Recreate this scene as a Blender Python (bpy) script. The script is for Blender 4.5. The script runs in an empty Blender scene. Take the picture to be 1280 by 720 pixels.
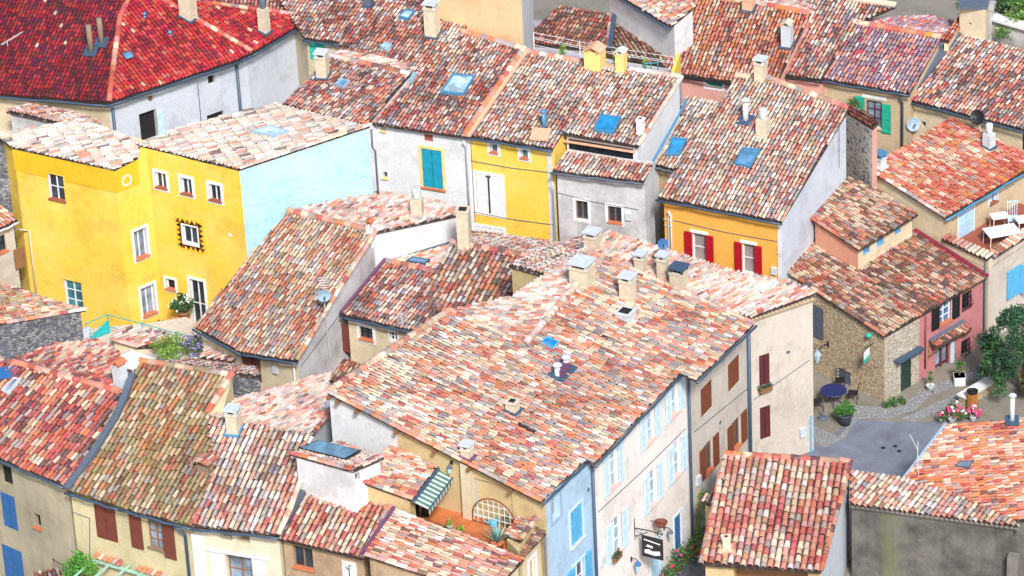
import bpy, bmesh, math, random
import numpy as np
from mathutils import Vector as V, Matrix
random.seed(11)
RS = np.random.RandomState(11)
SC = bpy.context.scene
COL = SC.collection
# ------------------------------------------------------------------ camera
FPX, TH, RO, DIST = 4800.0, math.radians(29.0), math.radians(2.9), 165.0
fw = V((0, math.cos(TH), -math.sin(TH)))
r0 = V((1, 0, 0)); u0 = V((0, math.sin(TH), math.cos(TH)))
CR = r0*math.cos(RO) - u0*math.sin(RO)
CU = r0*math.sin(RO) + u0*math.cos(RO)
CP = V((0, 0, 6)) - fw*DIST
cam = bpy.data.cameras.new('camera'); co = bpy.data.objects.new('camera', cam); COL.objects.link(co)
M = Matrix.Identity(4)
for i in range(3):
    M[i][0] = CR[i]; M[i][1] = CU[i]; M[i][2] = -fw[i]; M[i][3] = CP[i]
co.matrix_world = M
cam.sensor_width = 36.0; cam.lens = FPX/1280*36; cam.clip_start = 1; cam.clip_end = 3000
SC.camera = co

def ray(p): return (fw*FPX + CR*(p[0]-640) - CU*(p[1]-360)).normalized()
def hz(p, z):
    d = ray(p); return CP + d*((z-CP.z)/d.z)
def proj(P):
    q = P-CP; w = q.dot(fw)
    return (640+FPX*q.dot(CR)/w, 360-FPX*q.dot(CU)/w)

class Plane:
    def __init__(s, p, n):
        n = n.normalized()
        if n.z < 0: n = -n
        s.p = p; s.n = n
    def on(s, px):
        d = ray(px); return CP + d*((s.p-CP).dot(s.n)/d.dot(s.n))
    def z(s, x, y): return s.p.z - (s.n.x*(x-s.p.x)+s.n.y*(y-s.p.y))/s.n.z

def eave(A, B, z, tile, t=None, lo=.2, hi=.42):
    """roof plane rising from the level eave A-B; the slope is fitted to the uphill tile direction in the photo"""
    a, b = hz(A, z), hz(B, z); e = (b-a); e.z = 0; e.normalize()
    p = V((-e.y, e.x, 0))
    m = ((A[0]+B[0])/2, (A[1]+B[1])/2); k = 40/math.hypot(*tile)
    g = hz((m[0]+tile[0]*k, m[1]+tile[1]*k), z)-hz(m, z)
    if g.dot(p) < 0: p = -p
    if t is None:
        best = None
        for i in range(0, 45):
            tt = lo+(hi-lo)*i/44
            o = (a+b)/2; q0 = proj(o); q1 = proj(o+V((p.x, p.y, tt)))
            ang = math.atan2(q1[1]-q0[1], q1[0]-q0[0]) - math.atan2(tile[1], tile[0])
            ang = abs((ang+math.pi) % (2*math.pi)-math.pi)
            if best is None or ang < best[0]: best = (ang, tt)
        t = best[1]
    pl = Plane(a, V((-p.x*t, -p.y*t, 1))); pl.t = t; pl.up = p
    return pl
def plane3(a, b, c): return Plane(a, (b-a).cross(c-a))
def descend(P, Q, t, away=True):
    """plane through the ridge P-Q going down on the far side (away) or near side"""
    e = Q-P; f = V((-e.y, e.x, 0)).normalized()
    if (f.y < 0) == away: f = -f
    return Plane(P, e.cross(V((f.x, f.y, -t))))

# ------------------------------------------------------------------ materials
def new_mat(name):
    m = bpy.data.materials.new(name); m.use_nodes = True
    nt = m.node_tree; b = nt.nodes['Principled BSDF']
    return m, nt, b
def nod(nt, t, **kw):
    n = nt.nodes.new(t)
    for k, v in kw.items():
        if k in n.inputs: n.inputs[k].default_value = v
        else: setattr(n, k, v)
    return n
def noise(nt, scale, detail=4, vec=None, rough=.55):
    n = nod(nt, 'ShaderNodeTexNoise', Scale=scale, Detail=detail, Roughness=rough)
    if vec is not None: nt.links.new(vec, n.inputs['Vector'])
    return n
def ramp(nt, fac, stops):
    r = nt.nodes.new('ShaderNodeValToRGB'); el = r.color_ramp.elements
    while len(el) < len(stops): el.new(.5)
    for e, (p, c) in zip(el, stops): e.position = p; e.color = (*c, 1) if len(c) == 3 else c
    nt.links.new(fac, r.inputs[0]); return r
def mix(nt, fac, a, b, mode='MIX'):
    n = nod(nt, 'ShaderNodeMix', data_type='RGBA', blend_type=mode)
    for sock, v in ((n.inputs[0], fac), (n.inputs[6], a), (n.inputs[7], b)):
        if hasattr(v, 'is_output'): nt.links.new(v, sock)
        elif isinstance(v, (int, float)): sock.default_value = v
        else: sock.default_value = (*v, 1)
    return n.outputs[2]
def bump(nt, b, h, strength, dist=.02):
    n = nod(nt, 'ShaderNodeBump', Strength=strength, Distance=dist)
    nt.links.new(h, n.inputs['Height']); nt.links.new(n.outputs[0], b.inputs['Normal'])
MC = {}
def paint(name, col, rough=.6, var=.12, metal=0):
    if name in MC: return MC[name]
    m, nt, b = new_mat(name)
    tc = nod(nt, 'ShaderNodeTexCoord'); n = noise(nt, 5, 5, tc.outputs['Object'])
    f = ramp(nt, n.outputs[0], [(.35, (0, 0, 0)), (.7, (1, 1, 1))])
    c = mix(nt, f.outputs[0], [x*(1-var) for x in col], [min(1, x*(1+var)) for x in col])
    nt.links.new(c, b.inputs['Base Color'])
    b.inputs['Roughness'].default_value = rough; b.inputs['Metallic'].default_value = metal
    MC[name] = m; return m
def stucco(name, col, dirt=None, amt=.5, streak=.5, big=.35, bm=.35):
    if name in MC: return MC[name]
    m, nt, b = new_mat(name)
    dirt = dirt or [x*.55 for x in col]
    tc = nod(nt, 'ShaderNodeTexCoord')
    n1 = noise(nt, big, 6, tc.outputs['Object'], .65)
    f1 = ramp(nt, n1.outputs[0], [(.42, (0, 0, 0)), (.75, (amt,)*3)])
    mp = nod(nt, 'ShaderNodeMapping'); mp.inputs['Scale'].default_value = (1.6, 1.6, .22)
    nt.links.new(tc.outputs['Object'], mp.inputs[0])
    n2 = noise(nt, 1.3, 5, mp.outputs[0], .6)
    f2 = ramp(nt, n2.outputs[0], [(.5, (0, 0, 0)), (.8, (streak*.6,)*3)])
    n3 = noise(nt, 9, 6, tc.outputs['Object'], .7)
    c = mix(nt, f1.outputs[0], col, dirt)
    c = mix(nt, f2.outputs[0], c, dirt)
    f3 = ramp(nt, n3.outputs[0], [(.3, (.86,)*3), (.7, (1.06,)*3)])
    n6 = noise(nt, .55, 8, tc.outputs['Object'], .75)
    f6 = ramp(nt, n6.outputs[0], [(.40, (.86, .85, .84)), (.47, (1.0,)*3), (.56, (1.0,)*3), (.6, (1.07,)*3)])
    c = mix(nt, 1.0, c, f6.outputs[0], 'MULTIPLY')
    c = mix(nt, 1.0, c, f3.outputs[0], 'MULTIPLY')
    nt.links.new(c, b.inputs['Base Color'])
    b.inputs['Roughness'].default_value = .92
    n4 = noise(nt, 22, 5, tc.outputs['Object'], .6)
    bump(nt, b, n4.outputs[0], bm, .03)
    MC[name] = m; return m
def rubble(name, stones, mortar, scale=3.2, mw=.06, sx=(1, 1, 1.5)):
    if name in MC: return MC[name]
    m, nt, b = new_mat(name)
    tc = nod(nt, 'ShaderNodeTexCoord')
    mp = nod(nt, 'ShaderNodeMapping'); mp.inputs['Scale'].default_value = sx
    nt.links.new(tc.outputs['Object'], mp.inputs[0])
    w = noise(nt, 2.5, 3, mp.outputs[0])
    dv = mix(nt, .12, mp.outputs[0], w.outputs[1], 'ADD')
    v1 = nod(nt, 'ShaderNodeTexVoronoi', Scale=scale, feature='F1'); nt.links.new(dv, v1.inputs['Vector'])
    v2 = nod(nt, 'ShaderNodeTexVoronoi', Scale=scale, feature='DISTANCE_TO_EDGE'); nt.links.new(dv, v2.inputs['Vector'])
    sep = nod(nt, 'ShaderNodeSeparateColor'); nt.links.new(v1.outputs['Color'], sep.inputs[0])
    k = len(stones)
    r = ramp(nt, sep.outputs[0], [(i/k, s) for i, s in enumerate(stones)]); r.color_ramp.interpolation = 'CONSTANT'
    n3 = noise(nt, 14, 5, tc.outputs['Object'], .7)
    f3 = ramp(nt, n3.outputs[0], [(.3, (.75,)*3), (.7, (1.15,)*3)])
    c = mix(nt, 1.0, r.outputs[0], f3.outputs[0], 'MULTIPLY')
    e = ramp(nt, v2.outputs['Distance'], [(mw*.5, (0, 0, 0)), (mw, (1, 1, 1))])
    c = mix(nt, e.outputs[0], mortar, c)
    nt.links.new(c, b.inputs['Base Color']); b.inputs['Roughness'].default_value = .95
    e2 = ramp(nt, v2.outputs['Distance'], [(0, (0, 0, 0)), (mw*3, (1, 1, 1))])
    bump(nt, b, e2.outputs[0], .7, .06)
    MC[name] = m; return m
def tile_mat(name, lichen=(.5, .47, .4), lam=.45, soot=(.05, .035, .035), sam=.7, moss=None, mam=0):
    if name in MC: return MC[name]
    m, nt, b = new_mat(name)
    at = nod(nt, 'ShaderNodeAttribute', attribute_name='tc')
    tc = nod(nt, 'ShaderNodeTexCoord')
    n1 = noise(nt, 5, 6, tc.outputs['Object'], .7)
    f1 = ramp(nt, n1.outputs[0], [(.53, (0, 0, 0)), (.66, (lam,)*3)])
    n2 = noise(nt, 3.6, 8, tc.outputs['Object'], .8)
    f2 = ramp(nt, n2.outputs[0], [(.52, (0, 0, 0)), (.66, (sam,)*3)])
    n5 = noise(nt, .45, 6, tc.outputs['Object'], .7)
    f5 = ramp(nt, n5.outputs[0], [(.34, (.70, .67, .64)), (.66, (1.1,)*3)])
    c = mix(nt, f1.outputs[0], at.outputs['Color'], lichen)
    c = mix(nt, f2.outputs[0], c, soot)
    if moss:
        n3 = noise(nt, .45, 7, tc.outputs['Object'], .75)
        f3 = ramp(nt, n3.outputs[0], [(.42, (0, 0, 0)), (.62, (mam,)*3)])
        c = mix(nt, f3.outputs[0], c, moss)
    n4 = noise(nt, 25, 3, tc.outputs['Object'], .7)
    f4 = ramp(nt, n4.outputs[0], [(.3, (.8,)*3), (.7, (1.1,)*3)])
    c = mix(nt, 1.0, c, f4.outputs[0], 'MULTIPLY')
    c = mix(nt, 1.0, c, f5.outputs[0], 'MULTIPLY')
    nt.links.new(c, b.inputs['Base Color']); b.inputs['Roughness'].default_value = .9
    bump(nt, b, n4.outputs[0], .4, .02)
    MC[name] = m; return m
def attr_mat(name, rough=.6, trans=0):
    if name in MC: return MC[name]
    m, nt, b = new_mat(name)
    at = nod(nt, 'ShaderNodeAttribute', attribute_name='tc')
    nt.links.new(at.outputs['Color'], b.inputs['Base Color']); b.inputs['Roughness'].default_value = rough
    MC[name] = m; return m
def glass(name='window glass', col=(.03, .045, .06), rough=.08):
    if name in MC: return MC[name]
    m, nt, b = new_mat(name)
    tc = nod(nt, 'ShaderNodeTexCoord'); n = noise(nt, 1.7, 3, tc.outputs['Object'])
    f = ramp(nt, n.outputs[0], [(.35, [x*.6 for x in col]), (.7, [min(1, x*1.5) for x in col])])
    nt.links.new(f.outputs[0], b.inputs['Base Color'])
    b.inputs['Roughness'].default_value = rough
    MC[name] = m; return m

# ------------------------------------------------------------------ mesh builder
class MB:
    def __init__(s): s.v = []; s.f = []; s.c = []
    def add(s, vs, fs, col=None):
        o = len(s.v); s.v += [V(x) for x in vs]; s.f += [tuple(i+o for i in f) for f in fs]
        s.c += [col]*len(vs)
    def box(s, o, ax, ay, az, col=None):
        """box centred on o with half axes ax, ay, az"""
        vs = [o+ax*i+ay*j+az*k for k in (-1, 1) for j in (-1, 1) for i in (-1, 1)]
        s.add(vs, [(0, 2, 3, 1), (4, 5, 7, 6), (0, 1, 5, 4), (2, 6, 7, 3), (0, 4, 6, 2), (1, 3, 7, 5)], col)
    def bar(s, p, q, w, h, side=None, col=None):
        d = (q-p); L = d.length; d.normalize()
        a = side if side is not None else (V((0, 0, 1)) if abs(d.z) < .9 else V((1, 0, 0)))
        x = d.cross(a).normalized(); y = x.cross(d).normalized()
        s.box((p+q)/2, d*(L/2), x*(w/2), y*(h/2), col)
    def tube(s, pts, r, n=8, col=None, cap=True, r2=None):
        pts = [V(p) for p in pts]; rings = []; prev = None
        for i, p in enumerate(pts):
            d = (pts[min(i+1, len(pts)-1)]-pts[max(i-1, 0)]).normalized()
            a = V((0, 0, 1)) if abs(d.z) < .95 else V((1, 0, 0))
            x = d.cross(a).normalized() if prev is None else (prev-d*prev.dot(d)).normalized()
            prev = x; y = d.cross(x)
            rr = r if r2 is None else r+(r2-r)*i/max(1, len(pts)-1)
            rings.append([p+(x*math.cos(t)+y*math.sin(t))*rr for t in [2*math.pi*k/n for k in range(n)]])
        vs = [q for rg in rings for q in rg]; fs = []
        for i in range(len(pts)-1):
            for k in range(n):
                fs.append((i*n+k, i*n+(k+1) % n, (i+1)*n+(k+1) % n, (i+1)*n+k))
        if cap: fs += [tuple(range(n))[::-1], tuple((len(pts)-1)*n+k for k in range(n))]
        s.add(vs, fs, col)
    def lathe(s, o, prof, n=16, col=None, ax=None):
        """prof: (radius, height) rings about the axis ax"""
        z = ax or V((0, 0, 1)); a = V((1, 0, 0)) if abs(z.x) < .9 else V((0, 1, 0))
        x = z.cross(a).normalized(); y = z.cross(x)
        vs = [o+(x*math.cos(2*math.pi*k/n)+y*math.sin(2*math.pi*k/n))*r+z*h for r, h in prof for k in range(n)]
        fs = [(i*n+k, i*n+(k+1) % n, (i+1)*n+(k+1) % n, (i+1)*n+k) for i in range(len(prof)-1) for k in range(n)]
        fs += [tuple(range(n))[::-1], tuple((len(prof)-1)*n+k for k in range(n))]
        s.add(vs, fs, col)
    def prism(s, poly, d, col=None):
        """polygon (list of V) swept by d"""
        n = len(poly); vs = list(poly)+[p+d for p in poly]
        fs = [tuple(range(n))[::-1], tuple(range(n, 2*n))]+[(i, (i+1) % n, n+(i+1) % n, n+i) for i in range(n)]
        s.add(vs, fs, col)
    def ball(s, o, r, n=10, col=None, sq=(1, 1, 1)):
        m = n//2+1; vs = []; fs = []
        for i in range(m+1):
            a = math.pi*i/m
            for k in range(n):
                b = 2*math.pi*k/n
                vs.append(o+V((math.sin(a)*math.cos(b)*sq[0], math.sin(a)*math.sin(b)*sq[1], math.cos(a)*sq[2]))*r)
        for i in range(m):
            for k in range(n): fs.append((i*n+k, (i+1)*n+k, (i+1)*n+(k+1) % n, i*n+(k+1) % n))
        s.add(vs, fs, col)
    def build(s, name, mat, parent=None, smooth=False, recalc=True):
        org = wloc(parent)
        me = bpy.data.meshes.new(name); me.from_pydata([tuple(v-org) for v in s.v], [], s.f)
        if any(c is not None for c in s.c):
            a = me.color_attributes.new('tc', 'FLOAT_COLOR', 'POINT')
            a.data.foreach_set('color', np.array([(*(c or (.5, .5, .5)), 1) for c in s.c], np.float32).ravel())
        if recalc:
            bm = bmesh.new(); bm.from_mesh(me); bmesh.ops.recalc_face_normals(bm, faces=bm.faces); bm.to_mesh(me); bm.free()
        if smooth: me.polygons.foreach_set('use_smooth', [True]*len(me.polygons))
        me.materials.append(mat)
        o = bpy.data.objects.new(name, me); COL.objects.link(o)
        if parent: o.parent = parent
        return o
WL = {}
def wloc(o):
    r = V((0, 0, 0))
    while o is not None: r = r + o.location; o = o.parent
    return r
def tag(o, label, cat, group=None, kind=None):
    o['label'] = label; o['category'] = cat
    if group: o['group'] = group
    if kind: o['kind'] = kind
    return o
def thing(name, label, cat, loc, group=None):
    o = bpy.data.objects.new(name, None); COL.objects.link(o); o.location = loc; o.empty_display_size = .3
    return tag(o, label, cat, group)
def struct(o): o['kind'] = 'structure'; return o
# ------------------------------------------------------------------ roof tiles
CRM = (.80, .66, .50); SAL = (.70, .26, .17); PNK = (.72, .35, .31); RED = (.48, .06, .05); ORG = (.72, .20, .07)
GRY = (.38, .36, .36); PLM = (.10, .045, .06); WHT = (.80, .79, .79); BRN = (.26, .11, .07); LIL = (.38, .28, .38)
DRD = (.17, .018, .035); BRD = (.72, .07, .07); OLV = (.34, .29, .15); TAN = (.58, .40, .25); BLG = (.25, .26, .32)
PAL = {
 'mix': [(CRM, 26), (BLG, 4), (SAL, 17), (PNK, 9), (ORG, 9), (RED, 7), (GRY, 14), (TAN, 9), (BLG, 4), (WHT, 5), (BRN, 4)],
 'warm': [(CRM, 24), (SAL, 20), (PNK, 14), (ORG, 9), (RED, 11), (GRY, 8), (PLM, 4), (TAN, 6), (WHT, 6)],
 'row': [(CRM, 15), (SAL, 16), (PNK, 13), (RED, 13), (PLM, 11), (GRY, 13), (WHT, 10), (BRN, 5), (BLG, 8), (ORG, 4)],
 'light': [(CRM, 28), (WHT, 15), (PNK, 15), (SAL, 15), (RED, 6), (GRY, 13), (TAN, 5), (BRN, 3), (BLG, 4)],
 'pale': [((.72, .67, .64), 24), (CRM, 20), ((.70, .42, .38), 26), (SAL, 12), (GRY, 10), (PLM, 3), (ORG, 3), (RED, 3)],  # pale mix paints in the overexposure of slopes seen at a grazing angle
 'palewhite': [((.72, .68, .64), 40), (CRM, 20), ((.72, .48, .42), 22), (SAL, 9), (GRY, 8), (PLM, 3)],  # whiter mix, washed-out light put into the tiles of near-flat roofs
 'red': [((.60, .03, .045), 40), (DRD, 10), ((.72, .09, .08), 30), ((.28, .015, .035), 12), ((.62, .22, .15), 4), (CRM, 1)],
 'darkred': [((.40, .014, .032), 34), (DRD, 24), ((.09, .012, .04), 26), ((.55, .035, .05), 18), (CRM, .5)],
 'purple': [(LIL, 26), (PNK, 22), ((.24, .16, .25), 18), (WHT, 13), ((.62, .035, .05), 9), (SAL, 14)],
 'orange': [(ORG, 22), (SAL, 24), (PNK, 12), (CRM, 18), (RED, 12), (GRY, 6), (PLM, 4), ((.7, .26, .1), 8)],
 'coral': [((.66, .13, .085), 26), (SAL, 24), (RED, 14), (CRM, 14), (PNK, 10), (GRY, 6), ((.72, .36, .06), 4)],
 'dark': [(RED, 12), (BRN, 16), (PLM, 18), (SAL, 14), (CRM, 12), (PNK, 9), (GRY, 9), (TAN, 8)],
 'plum': [(PLM, 26), (RED, 18), (PNK, 14), (BRN, 12), (SAL, 12), (GRY, 8), (CRM, 6)],
 'rose': [(RED, 26), ((.50, .10, .10), 16), (SAL, 13), (PNK, 6), (CRM, 12), (ORG, 8), (GRY, 9), (PLM, 14), (TAN, 7), (DRD, 8)],
 'moss': [(TAN, 20), (OLV, 20), (SAL, 14), (BRN, 14), (GRY, 12), (CRM, 10), (RED, 8), (ORG, 5)],
 'candy': [((.62, .10, .10), 18), (SAL, 22), (CRM, 26), (PNK, 16), (TAN, 10), (GRY, 6), (RED, 7), (WHT, 6)],
}
TM = {
 'std': tile_mat('clay roof tiles'),
 'pale': tile_mat('sunbleached roof tiles', lichen=(.75, .7, .66), lam=.6, sam=.45),  # blown-out look of grazing slopes is put into these pale tile colours
 'red': tile_mat('red roof tiles', lichen=(.3, .05, .06), lam=.25, soot=(.06, .008, .02), sam=.5),
 'dark': tile_mat('weathered roof tiles', lichen=(.40, .33, .25), lam=.5, soot=(.04, .022, .022), sam=.75, moss=(.2, .17, .05), mam=.25),
 'moss': tile_mat('mossy roof tiles', lichen=(.48, .43, .28), lam=.6, soot=(.05, .035, .02), sam=.7, moss=(.21, .20, .06), mam=.5),
 'yel': tile_mat('coral roof tiles', lichen=(.72, .45, .10), lam=.35, soot=(.1, .03, .03), sam=.3),
}
def pick(pal, n, bias):
    cs = np.array([c for c, w in PAL[pal]]); w = np.array([w for c, w in PAL[pal]], float); w /= w.sum()
    k = len(cs); lum = cs.mean(1); lum = (lum-lum.mean())/(lum.std()+1e-6)
    g = RS.rand(n, k); ww = w[None, :]*np.exp(bias[:, None]*lum[None, :]*.7)
    idx = np.argmax(np.log(ww)-np.log(-np.log(g+1e-9)+1e-9), axis=1)
    mu = (cs*w[:, None]).sum(0)
    c = cs[idx]*.78+mu[None]*.22
    c = c*(1+RS.randn(n, 1)*.11)+RS.randn(n, 3)*.012
    return np.clip(c, .012, .9)
def smooth_noise(x, y, s):
    return (np.sin(x*1.31*s+1.7+s)+np.sin(y*1.73*s+.4)+np.sin((x+y)*.93*s+2.1)+np.sin((x*.6-y)*1.37*s+s*7))/2.6
PROF = [math.pi*k/5 for k in range(6)]
class RoofMesh:
    """all tiles, ridge caps and the slab of one roof, collected as arrays"""
    def __init__(s): s.V = []; s.F = []; s.C = []; s.n = 0
    def _put(s, vs, fs, cs):
        s.V.append(vs); s.F += [tuple(i+s.n for i in f) for f in fs] if not isinstance(fs, np.ndarray) else (fs+s.n).tolist()
        s.C.append(cs); s.n += len(vs)
    def rows(s, A, B, N, r0_, r1_, cols, ecc=.8):
        """half round tiles from A (upper) to B (lower); N = up normal; arrays of n x 3"""
        n = len(A); d = B-A; d /= np.linalg.norm(d, axis=1)[:, None]; u = np.cross(N, d)
        P = np.zeros((n, 12, 3))
        for k, a in enumerate(PROF):
            P[:, k] = B+u*(math.cos(a)*r1_)[:, None] + N*(math.sin(a)*r1_*ecc)[:, None]
            P[:, 6+k] = A+u*(math.cos(a)*r0_)[:, None] + N*(math.sin(a)*r0_*ecc)[:, None]
        base = np.array([(k, k+1, 7+k, 6+k) for k in range(5)])
        F = (base[None]+(np.arange(n)*12)[:, None, None]).reshape(-1, 4)
        s._put(P.reshape(-1, 3), F, np.repeat(cols, 12, axis=0))
    def slab(s, poly, n, th=.10, off=.0, col=(.045, .028, .026)):
        k = len(poly); a = [p-n*off for p in poly]; b = [p-n*(th+off) for p in poly]
        fs = [tuple(range(k)), tuple(range(2*k-1, k-1, -1))]+[(i, k+i, k+(i+1) % k, (i+1) % k) for i in range(k)]
        s._put(np.array([tuple(p) for p in a+b]), fs, np.tile(np.array(col), (2*k, 1)))
    def field(s, poly, n, fall, pal, sp=.178, ex=.335, wav=.035, rough=1.0, fat=.395):
        f = fall - n*fall.dot(n); f.normalize(); u = n.cross(f)
        o = poly[0]; P2 = [((p-o).dot(u), (p-o).dot(f)) for p in poly]
        us = [p[0] for p in P2]; umin, umax = min(us), max(us); vmax = max(p[1] for p in P2)
        nc = max(1, int(round((umax-umin)/sp))); sp = (umax-umin)/nc
        T = []
        for i in range(nc):
            uc = umin+(i+.5)*sp; xs = []
            for j in range(len(P2)):
                a, b = P2[j], P2[(j+1) % len(P2)]
                if (a[0] <= uc) != (b[0] <= uc): xs.append(a[1]+(b[1]-a[1])*(uc-a[0])/(b[0]-a[0]))
            xs.sort()
            co_ = RS.uniform(-.07, .07)
            for v0, v1 in zip(xs[::2], xs[1::2]):
                k0 = int(math.floor((vmax-v1)/ex)); v = vmax-k0*ex+co_
                while v-ex > v0-ex:
                    b_ = min(v, v1+.03); a_ = max(v-ex, v0)
                    if b_-a_ > .06: T.append((uc, a_, b_))
                    v -= ex
                    if v < v0: break
        if not T: return
        T = np.array(T); m = len(T)
        uj = T[:, 0]+RS.randn(m)*.008*rough; sag = wav*smooth_noise(T[:, 0], T[:, 1], .55)
        lift = RS.randn(m)*.007*rough
        nn = np.array(n); ff = np.array(f); uu = np.array(u); oo = np.array(o)
        A = oo+np.outer(uj+RS.randn(m)*.006*rough, uu)+np.outer(T[:, 1]-.05, ff)+np.outer(sag+lift-.012, nn)
        B = oo+np.outer(uj, uu)+np.outer(T[:, 2]+RS.randn(m)*.02*rough, ff)+np.outer(sag+lift+.038, nn)
        N = np.tile(nn, (m, 1))
        bias = smooth_noise(T[:, 0]*1.3+5, T[:, 1]*1.3, .55)*.9+smooth_noise(T[:, 0]*2.3, T[:, 1]*1.1+9, 1.1)*.4
        s.rows(A, B, N, np.full(m, sp*(fat-.06)), np.full(m, sp*fat)*(1+RS.randn(m)*.04), pick(pal, m, bias), 1.15)
    def caps(s, P, Q, N, pal, r=.13, ex=.40):
        L = (Q-P).length; k = max(1, int(round(L/ex))); d = (Q-P)/L
        A = np.array([tuple(P+d*(L*i/k)) for i in range(k)]); B = np.array([tuple(P+d*(L*(i+1)/k+.04)) for i in range(k)])
        nn = np.array(N); A = A-nn*.01; B = B+nn*.015+RS.randn(k, 3)*.006
        s.rows(A, B, np.tile(nn, (k, 1)), np.full(k, r*.9), np.full(k, r), pick(pal, k, np.zeros(k)), .85)
    def build(s, name, mat, parent):
        org = np.array(wloc(parent)); v = np.vstack(s.V)-org
        me = bpy.data.meshes.new(name); me.from_pydata(v.tolist(), [], s.F)
        a = me.color_attributes.new('tc', 'FLOAT_COLOR', 'POINT')
        c = np.ones((len(v), 4), np.float32); c[:, :3] = np.vstack(s.C); a.data.foreach_set('color', c.ravel())
        me.materials.append(mat)
        o = bpy.data.objects.new(name, me); COL.objects.link(o); o.parent = parent
        return o

def roof(H, pl, poly, tile, pal, mat='std', ridge=(), verge=(), gut=(), sp=.178, ex=.335, wav=.035, gmat=None, cpal=None, name='roof', rough=1.0, th=.10, fat=.395):
    """poly: pixel points (or V) on the plane; tile: uphill pixel direction of the tile rows; edge numbers for ridge caps, verges, gutters"""
    P = [p if isinstance(p, V) else pl.on(p) for p in poly]
    n = pl.n
    c = V((sum(p.x for p in P), sum(p.y for p in P), sum(p.z for p in P)))/len(P)
    if isinstance(tile, V): fall = tile
    else:
        q = proj(c); fall = pl.on(q)-pl.on((q[0]+tile[0]*.2, q[1]+tile[1]*.2))
    # counter-clockwise seen from above
    ar = sum(P[i].x*P[(i+1) % len(P)].y-P[(i+1) % len(P)].x*P[i].y for i in range(len(P)))
    Q = P if ar > 0 else P[::-1]
    R = RoofMesh(); R.slab(Q, n, th, .015); R.field(Q, n, fall, pal, sp, ex, wav, rough, fat)
    for i in ridge: R.caps(P[i]+n*.05, P[(i+1) % len(P)]+n*.05, n, cpal or pal, .15)
    for i in verge: R.caps(P[i]+n*.03, P[(i+1) % len(P)]+n*.03, n, cpal or pal, .11)
    o = R.build(name, TM[mat], H)
    for i in gut: gutter(H, P[i], P[(i+1) % len(P)], c, gmat)
    return P
def gutter(H, a, b, inside, gmat=None):
    e = (b-a); e.z = 0; e.normalize(); out = V((e.y, -e.x, 0))
    if out.dot(inside-a) > 0: out = -out
    m = MB(); off = out*.07-V((0, 0, .10)); d = (b-a)/8
    pts = [a-e*.05+off]+[a+d*i+off+V((0, 0, -.03*math.sin(i*2.1+a.x))) for i in range(1, 8)]+[b+e*.05+off]
    m.tube(pts, .052, 8)
    m.build('gutter', gmat or MC['zinc'], H, smooth=True)
def pipe(H, pts, r=.05, mat=None, name='downpipe'):
    m = MB(); m.tube(pts, r, 8); return m.build(name, mat or MC['zinc'], H, smooth=True)

# ------------------------------------------------------------------ walls with openings
class Wall:
    def __init__(s, P, Q, pr):
        s.P = V((P.x, P.y, 0)); s.Q = V((Q.x, Q.y, 0)); d = (s.Q-s.P).normalized(); n = V((d.y, -d.x, 0))
        if n.dot(CP-s.P) < 0: n = -n
        r = n.cross(V((0, 0, 1)))
        if r.dot(CR) < 0: r = -r
        s.n, s.d, s.pr = n, r, pr
    def on(s, px, out=0.0):
        d = ray(px); return CP+d*((s.P+s.n*out-CP).dot(s.n)/d.dot(s.n))
PRISMS = []
class Prism: pass
def walls(H, pl, pts, mat, zb=0.0, ins=.2, name='wall', top=.07, reveal=None, ztop=None):
    """upright walls under the roof plane pl; ins: inset of each edge in plan; mat: one material or one per edge"""
    P = [p.copy() if isinstance(p, V) else pl.on(p) for p in pts]; k = len(P)
    ins = list(ins) if isinstance(ins, (list, tuple)) else [ins]*k
    mats = list(mat) if isinstance(mat, (list, tuple)) else [mat]*k
    ar = sum(P[i].x*P[(i+1) % k].y-P[(i+1) % k].x*P[i].y for i in range(k)); sg = 1 if ar > 0 else -1
    E = []
    for i in range(k):
        a, b = P[i], P[(i+1) % k]; d = V((b.x-a.x, b.y-a.y)).normalized(); nn = V((-d.y, d.x))*sg
        w = ins[i]+random.uniform(0, .006)
        E.append((V((a.x, a.y))+nn*w, d))
    G = []
    for i in range(k):
        (p, d), (q, e) = E[i-1], E[i]
        cr = d.x*e.y-d.y*e.x
        if abs(cr) < .05: g = q.copy()
        else:
            t = ((q.x-p.x)*e.y-(q.y-p.y)*e.x)/cr; g = p+d*t
        G.append(g)
    pr = Prism(); pr.H = H; pr.name = name; pr.cut = []
    pr.mats = []
    for m in mats+[reveal or mats[0]]:
        if m not in pr.mats: pr.mats.append(m)
    pr.rev = pr.mats.index(reveal or mats[0])
    vs = [V((g.x, g.y, zb)) for g in G]+[V((g.x, g.y, (ztop if ztop is not None else pl.z(g.x, g.y)-top))) for g in G]
    fs = [tuple(range(k))[::-1] if sg > 0 else tuple(range(k)), tuple(range(k, 2*k)) if sg > 0 else tuple(range(2*k-1, k-1, -1))]
    mi = [0, 0]
    for i in range(k):
        j = (i+1) % k; f = (i, j, k+j, k+i); fs.append(f if sg > 0 else f[::-1]); mi.append(pr.mats.index(mats[i]))
    pr.v, pr.f, pr.mi = vs, fs, mi
    PRISMS.append(pr)
    return [Wall(G[i], G[(i+1) % k], pr) for i in range(k)]
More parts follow.
